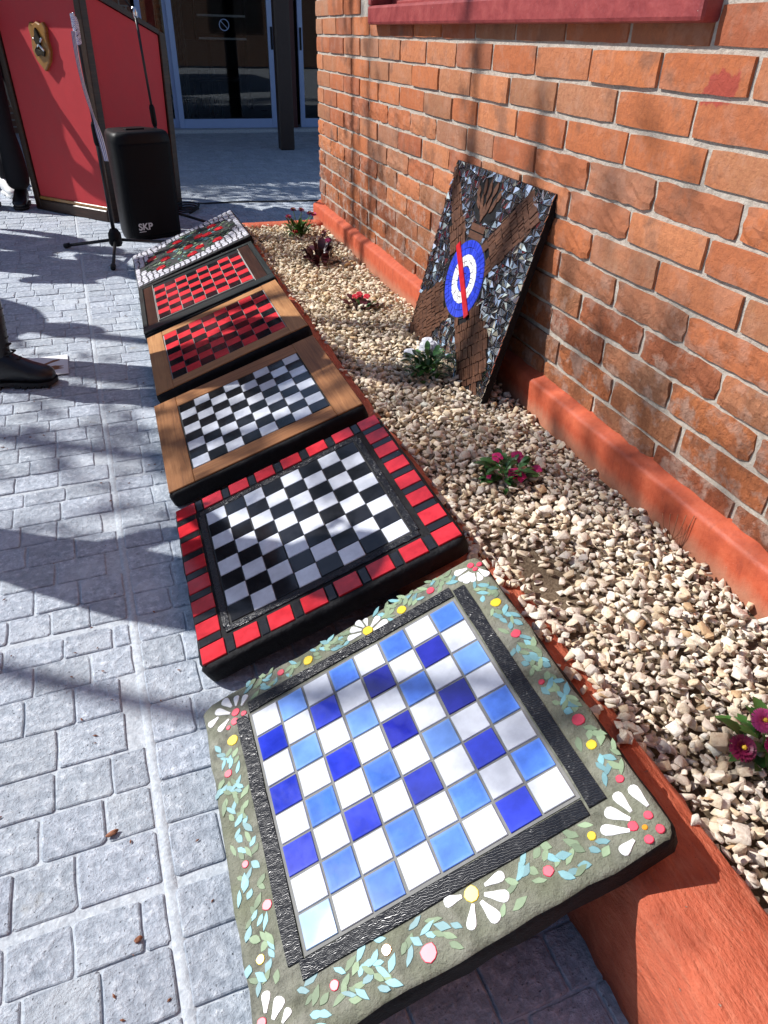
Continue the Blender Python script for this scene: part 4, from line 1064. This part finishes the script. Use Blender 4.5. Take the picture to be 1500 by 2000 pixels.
# ------------------------------------------------------------------ printed card under the boot
def card():
    root = empty('printed_card', (-.40, 2.735, .0045), (0, 0, R(3))); tag(root, 'white printed card with brown figures lying under the black boot', 'card')
    box('sheet', -.125, .100, -.095, .095, 0, .0022, 'paper', root, .0004)
    def br(o): plate('brown_mark', o, .0023, .0030, 'brown_print', root, 0)
    br([(-.06, -.045), (.0, .005), (.05, .048), (.07, .052), (.072, .042), (.04, .022), (-.03, -.05)])
    br([(.005, -.035), (.03, -.015), (.055, -.008), (.085, -.020), (.065, -.028), (.085, -.040), (.055, -.048), (.03, -.05)])
    br([(-.02, -.085), (.03, -.075), (.05, -.088), (.0, -.092)])
card()
for k, (x, y, s, c) in enumerate(((-.178, .735, .010, 'small dark twig scrap on the pavement near the nearest slab'), (-.147, .560, .009, 'small orange pebble in a pavement joint near the nearest slab'))):
    q = random.Random(k); bm = bmesh.new(); bmesh.ops.create_icosphere(bm, subdivisions=2, radius=.006)
    for v in bm.verts: v.co = Vector((v.co.x*(1.6 if k == 0 else 1), v.co.y*.7, v.co.z*.5))*q.uniform(.75, 1.2)
    tag(bmob('debris', bm, 'debris', None, (x, y, .004), (0, 0, .4)), c, 'debris')
# ------------------------------------------------------------------ plants in the gravel
def leafblade(L, w, bend, q):
    """a small arched leaf in local x, with thickness left to shading"""
    V = []; F = []; n = 5
    for k in range(n+1):
        t = k/n; hw = w*math.sin(math.pi*min(1, .08+t*.92))**.8*.5*(1 if k < n else .15); z = bend*math.sin(t*math.pi*.6)*L-.25*L*t*t
        V += [(L*t, -hw, z+.12*hw), (L*t, 0, z-.10*hw), (L*t, hw, z+.12*hw)]
    for k in range(n):
        for s in (0, 1): a = k*3+s; F.append((a, a+1, a+4, a+3))
    return V, F
def place(geo, M_): return [M_ @ Vector(v) for v in geo[0]], geo[1]
def foliage(name, root, q, n, rad, ht, L, w, mat, up=.5):
    for k in range(n):
        a = q.uniform(0, 6.283); r_ = rad*q.random()**.6*.5; z = ht*q.random()**.8
        el = q.uniform(-.1, up)
        geo = leafblade(L*q.uniform(.6, 1.15), w*q.uniform(.7, 1.15), q.uniform(.1, .5), q)
        ob(name, mesh(name, *geo, mat, True), root, (r_*math.cos(a), r_*math.sin(a), z), Euler((q.uniform(-.3, .3), -el, a)))
def flat_flower(root, p, r_, mat, q, nrm=(0, 0, 1), n=5):
    f = mesh('flower', *join_geo([place(leafblade(r_, r_*1.0, .15, q), Matrix.Rotation(6.2832*k/n+q.uniform(-.1, .1), 4, 'Z')) for k in range(n)]), mat, True)
    o = ob('flower', f, root, p, Vector(nrm).to_track_quat('Z', 'Y').to_euler()); return o
def pompom(root, p, r_, mat, q, nrm):
    geos = []
    for ring, (nn, k, tilt) in enumerate(((34, 1., -.05), (30, .92, -.35), (24, .75, -.65), (16, .5, -.95))):
        for j in range(nn):
            M_ = Matrix.Rotation(6.2832*(j+.5*(ring % 2))/nn+q.uniform(-.05, .05), 4, 'Z') @ Matrix.Rotation(tilt+q.uniform(-.08, .08), 4, 'Y')
            V, F = [(r_*.15, -r_*.05, 0), (r_*k*.9, -r_*.075, .0), (r_*k, 0, .0), (r_*k*.9, r_*.075, 0), (r_*.15, r_*.05, 0)], [(0, 1, 2, 3, 4)]
            geos.append(([M_ @ Vector(v) for v in V], F))
    o = ob('flower', mesh('flower', *join_geo(geos), mat), root, p, Vector(nrm).to_track_quat('Z', 'Y').to_euler())
    bm = bmesh.new(); bmesh.ops.create_icosphere(bm, subdivisions=1, radius=r_*.2); bmob('flower_eye', bm, 'flower_yellow', o, (0, 0, r_*.30)); return o
def stem(root, a, b, r_=.0018, mat='stem_green'):
    m_ = ((a[0]+b[0])/2+.004, (a[1]+b[1])/2, (a[2]+b[2])/2); tube('stem', [a, m_, b], r_, mat, root, 5)
def plants():
    q = random.Random(401); gp = 'young bedding plants in the gravel'
    def plant(x, y, label, name='bedding_plant'):
        o = empty(name, (x, y, gravel_z(x, y)-.012)); tag(o, label, 'plant', gp); return o
    # far daisies
    r0 = plant(.845, 3.90, 'bright green daisy plant with tall dark red blooms at the far end of the bed')
    foliage('leaf', r0, q, 46, .10, .05, .075, .026, 'leaf_green', 1.1)
    for (x, y, z, m_) in ((-.035, -.06, .155, 'petal_maroon'), (0, -.09, .158, 'petal_magenta'), (.045, -.09, .140, 'petal_maroon'), (.062, -.10, .136, 'petal_magenta'), (-.045, .02, .105, 'petal_magenta'), (-.03, -.055, .045, 'petal_red')):
        stem(r0, (x*.2, y*.2, .01), (x, y, z)); pompom(r0, (x, y, z), .017, m_, q, (q.uniform(-.3, .3), -.35, 1))
    r1 = plant(.955, 3.80, 'small purplish plant among grey stones by the far end of the plinth'); foliage('leaf', r1, q, 20, .06, .03, .03, .014, 'leaf_bronze', .8); pompom(r1, (0, -.02, .055), .014, 'petal_maroon', q, (0, -.3, 1))
    r2 = plant(.842, 3.42, 'dark bronze-leaved plant with one magenta bud, second along the bed from the far end')
    foliage('leaf', r2, q, 42, .13, .07, .065, .036, 'leaf_bronze', 1.2); flat_flower(r2, (.05, .05, .105), .018, 'petal_magenta', q, (-.2, -.4, 1), 6)
    r3 = plant(.825, 2.665, 'low dark-leaved plant with pinkish red bloom in the middle of the pale gravel')
    foliage('leaf', r3, q, 20, .12, .025, .060, .030, 'leaf_bronze', .6); foliage('leaf', r3, q, 5, .06, .03, .055, .034, 'leaf_dark', .5)
    for (x, y, z) in ((.0, .05, .055), (.025, .03, .050), (-.015, .055, .045)): flat_flower(r3, (x, y, z), .016, 'petal_red', q, (-.2, -.5, 1), 5)
    r4 = plant(.835, 1.985, 'bushy green plant with white blooms in front of the mirror mosaic panel')
    foliage('leaf', r4, q, 95, .12, .075, .038, .020, 'leaf_dark', .9); foliage('leaf', r4, q, 45, .12, .08, .036, .018, 'leaf_green', 1.)
    for (x, y, z) in ((.025, .08, .092), (.04, .075, .080), (-.035, .08, .060), (.01, .06, .085)):
        stem(r4, (0, 0, .02), (x, y, z)); flat_flower(r4, (x, y, z), .024, 'petal_white', q, (-.3, -.6, 1), 5)
    r5 = plant(.790, 1.345, 'small green plant with flat magenta flowers in the near gravel')
    foliage('leaf', r5, q, 60, .10, .05, .036, .019, 'leaf_dark', .7); foliage('leaf', r5, q, 22, .10, .05, .032, .017, 'leaf_green', .7)
    for (x, y, z, s) in ((.008, -.032, .040, .019), (.02, -.040, .034, .017), (.05, .035, .045, .019), (-.01, .03, .055, .016), (-.045, -.01, .03, .012)): flat_flower(r5, (x, y, z), s, 'petal_magenta', q, (-.25, -.5, 1), 5)
    p_ = flat_flower(None, (.872, 1.334, gravel_z(.872, 1.334)+.017), .016, 'petal_magenta', q, (-.3, -.3, 1), 4); tag(p_, 'fallen magenta bloom on the stones right of the flat-flowered plant', 'flower')
    r6 = plant(.806, .470, 'daisy plant with round maroon and pink pompom blooms at the right edge of the photo')
    foliage('leaf', r6, q, 46, .09, .035, .050, .022, 'leaf_green', .8); foliage('leaf', r6, q, 26, .09, .03, .045, .020, 'leaf_dark', .8)
    for (x, y, z, m_, s) in ((-.086, -.014, .070, 'petal_maroon', .0205), (-.040, .004, .092, 'petal_pink', .0195), (.006, .022, .098, 'petal_magenta', .018), (-.030, -.022, .062, 'petal_magenta', .017), (.04, .0, .09, 'petal_pink', .018)):
        stem(r6, (x*.3, y*.3, .005), (x, y, z-.006)); pompom(r6, (x, y, z), s, m_, q, (-.25, -.5, 1))
    tw = empty('dry_sprig', (1.02, .99, .135)); tag(tw, 'thin dry sprig sticking up beside the near plinth', 'plant')
    for k in range(5): tube('twig', [(0, 0, 0), (.006*(k-2), -.01*k+.02, .03), (.004*(k-2)*2, -.014*k+.03, .06+.006*k)], .0009, 'debris', tw, 4)
plants()

# ------------------------------------------------------------------ people
def sup(cx, y0, z0, z1, hw, n=12, p=2.6):
    o = []
    for k in range(n):
        a = 6.2832*k/n; c, s = math.cos(a), math.sin(a)
        o.append((cx, y0+hw*math.copysign(abs(c)**(2/p), c), (z0+z1)/2+(z1-z0)/2*math.copysign(abs(s)**(2/p), s)))
    return o
def boot(parent, loc, yaw, mat='boot_leather', shaft=.30, sole='rubber', name='boot'):
    """foot along +x: heel at -.10, toe cap at .165; shaft rises around x=0"""
    secs = [sup(-.092, 0, .020, .085, .020), sup(-.080, 0, .016, .115, .032), sup(-.055, 0, .014, .135, .040), sup(-.02, 0, .014, .130, .043), sup(.025, -.002, .014, .120, .042), sup(.060, -.003, .014, .098, .043), sup(.095, -.003, .014, .078, .047), sup(.125, -.002, .014, .066, .047), sup(.147, 0, .014, .058, .041), sup(.160, .001, .016, .047, .030), sup(.166, .002, .022, .038, .015)]
    b = ob(name, mesh(name, *loft_geo(secs), mat, True), parent, loc, (0, 0, yaw))
    prof = [(-.094, .018), (-.086, .034), (-.05, .043), (0, .040), (.04, .038), (.08, .047), (.12, .050), (.150, .043), (.166, .026), (.173, .008)]
    o = [(x, -w) for x, w in prof]+[(x, w) for x, w in reversed(prof)]
    parts = [prism_geo(ccw(o), .008, .020)]
    for x, w in ((-.07, .034), (-.045, .04), (-.02, .039)): parts.append((box_geo(x-.011, x+.011, -w, w, -.003, .0078)))
    for k in range(5): x = .045+k*.024; w = .040+.004*(k in (1, 2, 3)); parts.append(box_geo(x-.009, x+.009, -w, w, -.003, .0078))
    ob('sole', mesh('sole', *join_geo(parts), sole), b)
    if shaft:
        ss = []
        for z, x, rx, ry in ((.085, -.012, .062, .040), (.12, -.012, .052, .040), (.16, -.006, .050, .042), (.22, -.004, .054, .048), (shaft-.012, -.004, .058, .053), (shaft, -.004, .060, .055)):
            ss.append([(x+rx*math.cos(6.2832*k/14), ry*math.sin(6.2832*k/14), z) for k in range(14)])
        ob('shaft', mesh('shaft', *loft_geo(ss), mat, True), b)
        for k in range(8):
            t = k/7; x = .075-.035*t if t < .4 else .052-.002*t; z = .094+.17*t; x = (.064, .052, .043, .040, .041, .043, .045, .047)[k]
            tube('lace', [(x-.016, -.024, z-.003), (x+.002, -.010, z+.003), (x+.003, .010, z+.001), (x-.016, .024, z-.003)], .0034, 'rubber', b, 5)
    return b
def box_geo(x0, x1, y0, y1, z0, z1):
    return prism_geo([(x0, y0), (x1, y0), (x1, y1), (x0, y1)], z0, z1)
def person(loc, yaw, label, top='cloth_navy', legs='cloth_black', h=1.72, feet=((.0, .11), (.0, -.11)), arms=0, hair='hair', shoe='boot_leather', shaft=.28, sole='rubber', wide=1., flare=0.):
    """faces local +x"""
    root = empty('person', (loc[0], loc[1], 0), (0, 0, yaw)); tag(root, label, 'person'); s = h/1.75
    bm = bmesh.new(); ly = bm.verts.layers.skin.verify()
    def vt(p, r_, par=None, rr=None):
        v = bm.verts.new(Vector(p)*s); v[ly].radius = (r_*s, (rr or r_)*s)
        if par is not None: bm.edges.new((par, v))
        return v
    pel = vt((0, 0, .97), .125*wide, None, .155*wide); pel[ly].use_root = True
    wa = vt((.0, 0, 1.12), .115*wide, pel, .145*wide); ch = vt((.005, 0, 1.31), .12*wide, wa, .165*wide); nb = vt((.0, 0, 1.45), .075, ch, .10); nk = vt((.005, 0, 1.50), .052, nb)
    h0 = vt((.02, 0, 1.565), .072, nk, .066); h1 = vt((.022, 0, 1.64), .092, h0, .078); h2 = vt((.012, 0, 1.705), .078, h1, .070)
    for sg in (1, -1):
        fx, fy = feet[0 if sg > 0 else 1]; fx /= s; fy /= s
        hp = vt((0, sg*.085, .92), .095*wide, pel, .095*wide); kn = vt((fx*.55+.03, (sg*.10+fy)/2, .50), .066, hp); ca = vt((fx*.85+.0, fy*.85+sg*.015, .34), .062+flare*.02, kn); an = vt((fx, fy, .10), .045+flare*.045, ca)
        sh = vt((-.005, sg*.165, 1.405), .068, ch); ax_ = vt((-.01, sg*.205, 1.33), .056, sh)
        if arms == 1: el, wr, hd = (.02, sg*.27, 1.13), (.19, sg*.10, 1.10), (.22, sg*.03, 1.09)        # hands held in front
        elif arms == 2: el, wr, hd = (-.03, sg*.25, 1.14), (.14, sg*.22, 1.30), (.19, sg*.15, 1.40)     # holding something up
        else: el, wr, hd = (-.03, sg*.255, 1.12), (.05, sg*.265, .88), (.065, sg*.265, .80)
        e_ = vt(el, .046, ax_); w_ = vt(wr, .032, e_); hv = vt(hd, .034, w_, .022)
        d = (Vector(hd)-Vector(wr)).normalized(); side = Vector((1, 0, 0)) if arms == 0 else Vector((0, 0, 1)); side = (side-d*side.dot(d)).normalized()
        inn = Vector((0, -sg, 0))
        for k, (o, L_) in enumerate(((.027, .070), (.009, .080), (-.009, .075), (-.026, .058))):
            a = Vector(hd)+side*o+d*.02; b1 = a+d*L_*.55; b2 = b1+(d*.7+inn*.5).normalized()*L_*.5
            q0 = vt(a, .0095, hv); q1 = vt(b1, .0085, q0); vt(b2, .007, q1)
        a = Vector(wr)+d*.025+side*.03; q0 = vt(a, .011, hv); vt(a+d*.045+side*.018+inn*.01, .009, q0)
    me = bpy.data.meshes.new('body'); bm.to_mesh(me); bm.free(); t = bpy.data.objects.new('body_tmp', me); COL.objects.link(t)
    t.modifiers.new('s', 'SKIN').use_smooth_shade = True; t.modifiers.new('d', 'SUBSURF').levels = 2
    m2 = bpy.data.meshes.new_from_object(t.evaluated_get(bpy.context.evaluated_depsgraph_get())); bpy.data.objects.remove(t); m2.name = 'body'
    m2.materials.clear()
    for x in (legs, top, 'skin'): m2.materials.append(MATS[x])
    for p in m2.polygons:
        c = p.center/s; p.use_smooth = True
        hand = (arms == 0 and c.z < .875 and abs(c.y) > .21) or (arms == 1 and c.x > .19) or (arms == 2 and c.z > 1.31 and c.x > .145)
        p.material_index = 2 if (c.z > 1.485 or hand) else (1 if (c.z > .93 or abs(c.y) > .215) else 0)
    ob('body', m2, root)
    for sg in (1, -1): boot(root, (feet[0 if sg > 0 else 1][0], feet[0 if sg > 0 else 1][1], .003), sg*.12, shoe, shaft, sole, 'boot' if shaft else 'shoe')
    hb = bmesh.new(); bmesh.ops.create_icosphere(hb, subdivisions=3, radius=1.)
    for v in hb.verts:
        c = v.co.copy(); v.co = Vector((.002+c.x*.103, c.y*.088, 1.655+c.z*.103))*s
    bmesh.ops.delete(hb, geom=[v for v in hb.verts if v.co.z/s < 1.60 or (v.co.x/s > .055 and v.co.z/s < 1.705)], context='VERTS'); bmob('hair', hb, hair, root, smooth=True)
    for sg in (1, -1):
        eb = bmesh.new(); bmesh.ops.create_icosphere(eb, subdivisions=2, radius=.012*s); bmob('eye', eb, 'white_paint', root, (.104*s, sg*.031*s, 1.635*s), smooth=True)
        eb = bmesh.new(); bmesh.ops.create_icosphere(eb, subdivisions=2, radius=1.)
        for v in eb.verts: v.co = Vector((v.co.x*.016, v.co.y*.008, v.co.z*.028))*s
        bmob('ear', eb, 'skin', root, (.012*s, sg*.083*s, 1.625*s), smooth=True)
    V, F = tube_geo([(.112*s, 0, 1.645*s), (.128*s, 0, 1.615*s), (.118*s, 0, 1.603*s)], [.006*s, .012*s, .008*s], 8); ob('nose', mesh('nose', V, F, 'skin', True), root)
    V, F = tube_geo([(.098*s, -.022*s, 1.575*s), (.110*s, 0, 1.577*s), (.098*s, .022*s, 1.575*s)], [.003*s, .006*s, .003*s], 8); ob('mouth', mesh('mouth', V, F, 'petal_maroon', True), root)
    return root
person((-.620, 2.85), R(-4), 'person in black whose laced boot steps on the printed card at the left edge', 'cloth_black', 'cloth_black', 1.76, feet=((-.12, .10), (.140, -.235)), arms=1, shaft=.31, wide=1.2)
person((-.775, 5.83), R(-100), 'person in wide black trousers standing left of the lectern', 'cloth_black', 'cloth_black', 1.66, feet=((.0, .10), (.05, -.10)), arms=1, shaft=.0, flare=1.)
person((-.70, 6.30), R(-60), 'person in dark clothes and white shoes farther back left of the lectern', 'cloth_navy', 'cloth_black', 1.70, feet=((.0, .12), (-.0, -.12)), shoe='shoe_white', sole='shoe_white', shaft=.0)
# ------------------------------------------------------------------ onlookers and trees left of the photo, whose shadows fall across it
person((-1.06, 1.95), R(50), 'onlooker in grey left of the second slab, known by a shadow over it', 'cloth_grey', 'cloth_navy', 1.74, arms=1, wide=1.1)
person((-1.78, 4.05), R(-12), 'onlooker in navy farther left, casting the round-headed shadow on the pavement', 'cloth_navy', 'cloth_black', 1.72, arms=1)
person((-1.42, 4.78), R(-30), 'onlooker in black casting the broad far shadow before the lectern, nearer one', 'cloth_black', 'cloth_black', 1.70, arms=1, wide=1.1)
person((-1.62, 5.35), R(-30), 'onlooker in grey casting the broad far shadow before the lectern, farther one', 'cloth_grey', 'cloth_black', 1.68, arms=0, wide=1.1)
def tree(x, y, h, label, seed, crown=(1.0, 500), r0=.05, lo=.55, up=1.):
    q = random.Random(seed); root = empty('young_tree', (x, y, 0)); tag(root, label, 'tree', 'young trees left of the photo')
    pts = []; rr = []
    for k in range(9): t = k/8; pts.append((.10*math.sin(t*4+seed)*t, .10*math.sin(t*3+seed*2)*t, h*t)); rr.append(r0*(1-.8*t)+.004)
    tube('trunk', pts, rr, 'bark', root, 8)
    parts = []; tips = []
    for k in range(13):
        t = lo+(.95-lo)*k/13; b = Vector(pts[0]).lerp(Vector(pts[-1]), t); b.x = .10*math.sin(t*4+seed)*t; b.y = .10*math.sin(t*3+seed*2)*t
        a = q.uniform(0, 6.283); L_ = crown[0]*q.uniform(.5, 1.)*(1.15-t*.6); e = b+Vector((math.cos(a)*L_*up, math.sin(a)*L_*up, L_*q.uniform(.7, 1.2))); m_ = (b+e)/2+Vector((0, 0, -.08*L_))
        parts.append(tube_geo([b, m_, e], [r0*.38*(1.1-t), r0*.26*(1.1-t), .004], 6)); tips += [m_, e, (m_+e)/2]
        for j in range(3):
            a2 = q.uniform(0, 6.283); e2 = m_+(e-m_)*q.random()+Vector((math.cos(a2), math.sin(a2), q.uniform(-.2, .7)))*L_*.4; parts.append(tube_geo([m_.lerp(e, q.random()), e2], [.006, .002], 5)); tips.append(e2)
    ob('limbs', mesh('limbs', *join_geo(parts), 'bark', True), root)
    V = []; F = []
    for k in range(crown[1]):
        c = q.choice(tips)+Vector((q.gauss(0, .13), q.gauss(0, .13), q.gauss(0, .12))); u = Vector((q.gauss(0, 1), q.gauss(0, 1), q.gauss(0, 1))).normalized(); v = u.orthogonal().normalized(); L_ = q.uniform(.03, .06); o = len(V)
        V += [c-u*L_, c+v*L_*.4, c+u*L_, c-v*L_*.4]; F.append((o, o+1, o+2, o+3))
    tag(ob('crown', mesh('crown', V, F, 'tree_leaf'), root), None, kind='stuff')
tree(-2.55, 5.85, 5.2, 'slender young tree whose thin trunk shades the far end of the wall', 3, (.9, 160), .05, .45, .22)
tree(-3.2, 3.0, 5.8, 'slender tree nearest the photographer, left of the nearest slab', 8, (1.0, 60), .036, .6, .25)
tree(-4.05, 4.35, 6.0, 'leafy tree farthest left, dappling the near pavement', 12, (1.2, 700), .06, .5, .6)
tree(-6.3, 10.6, 7.5, 'tall leafy tree beside the porch shading the far floor', 15, (2.0, 4200), .09, .35)
tree(-1.30, 7.7, 5.2, 'leafy tree in front of the porch shading the lectern surroundings', 18, (.95, 3600), .06, .42)
tree(-2.9, 5.85, 5.6, 'thin bare-stemmed tree second from the far end of the wall', 21, (.7, 60), .042, .6, .2)
tree(-2.8, 4.66, 5.4, 'thin tree with straight stem left of the red and black boards', 24, (.7, 40), .060, .6, .2)
tree(-3.3, 4.62, 5.8, 'thin tree with forked stem behind the straight-stemmed one', 27, (.7, 40), .085, .6, .2)
def reflection_house():  # unseen house, added so the door glass mirrors something dark instead of sky
    root = empty('added_brick_house', (2, -9.2, 0)); tag(root, 'unseen low brick house behind the camera, added to darken the glass reflections', 'building')
    box('wall', -14, 14, -.3, 0, 0, 4.6, 'far_brick', root, 0); box('roof', -14.3, 14.3, -3, .5, 4.601, 4.75, 'roof_tile', root, 0)
    for k in range(6):
        w = box('window', -11+k*4.2, -9.2+k*4.2, .002, .05, 1.0, 2.3, 'post_brown', root, .01); box('pane', -10.9+k*4.2, -9.3+k*4.2, .051, .056, 1.1, 2.2, 'interior_dark', w, 0)
    box('door', 11.2, 12.2, .002, .05, 0, 2.1, 'post_brown', root, .01)
reflection_house()

def crumbs():
    q = random.Random(77); V = []; F = []
    for k in range(240):
        if k < 150: x, y, z = q.uniform(-.75, -.02), q.uniform(.35, 4.2), .0025
        else: x, y = q.uniform(.60, 1.03), q.uniform(.3, 4.0); z = gravel_z(x, y)+.014
        s_ = q.uniform(.0012, .0034)*(1 if k < 150 else 1.6); a = q.uniform(0, 6.28); o = len(V)
        for (px, py, pz) in ((-1.6, 0, 0), (0, -.6, .1), (1.5, .1, 0), (0, .7, .1), (0, 0, .7), (0, 0, -.5)): V.append((x+s_*(px*math.cos(a)-py*math.sin(a)), y+s_*(px*math.sin(a)+py*math.cos(a)), z+s_*pz))
        F += [tuple(o+i for i in f) for f in ((0, 1, 4), (1, 2, 4), (2, 3, 4), (3, 0, 4), (1, 0, 5), (2, 1, 5), (3, 2, 5), (0, 3, 5))]
    tag(ob('crumbs', mesh('crumbs', V, F, 'debris')), 'scattered specks of dry leaf and grit on pavement and gravel', 'litter', kind='stuff')
crumbs()
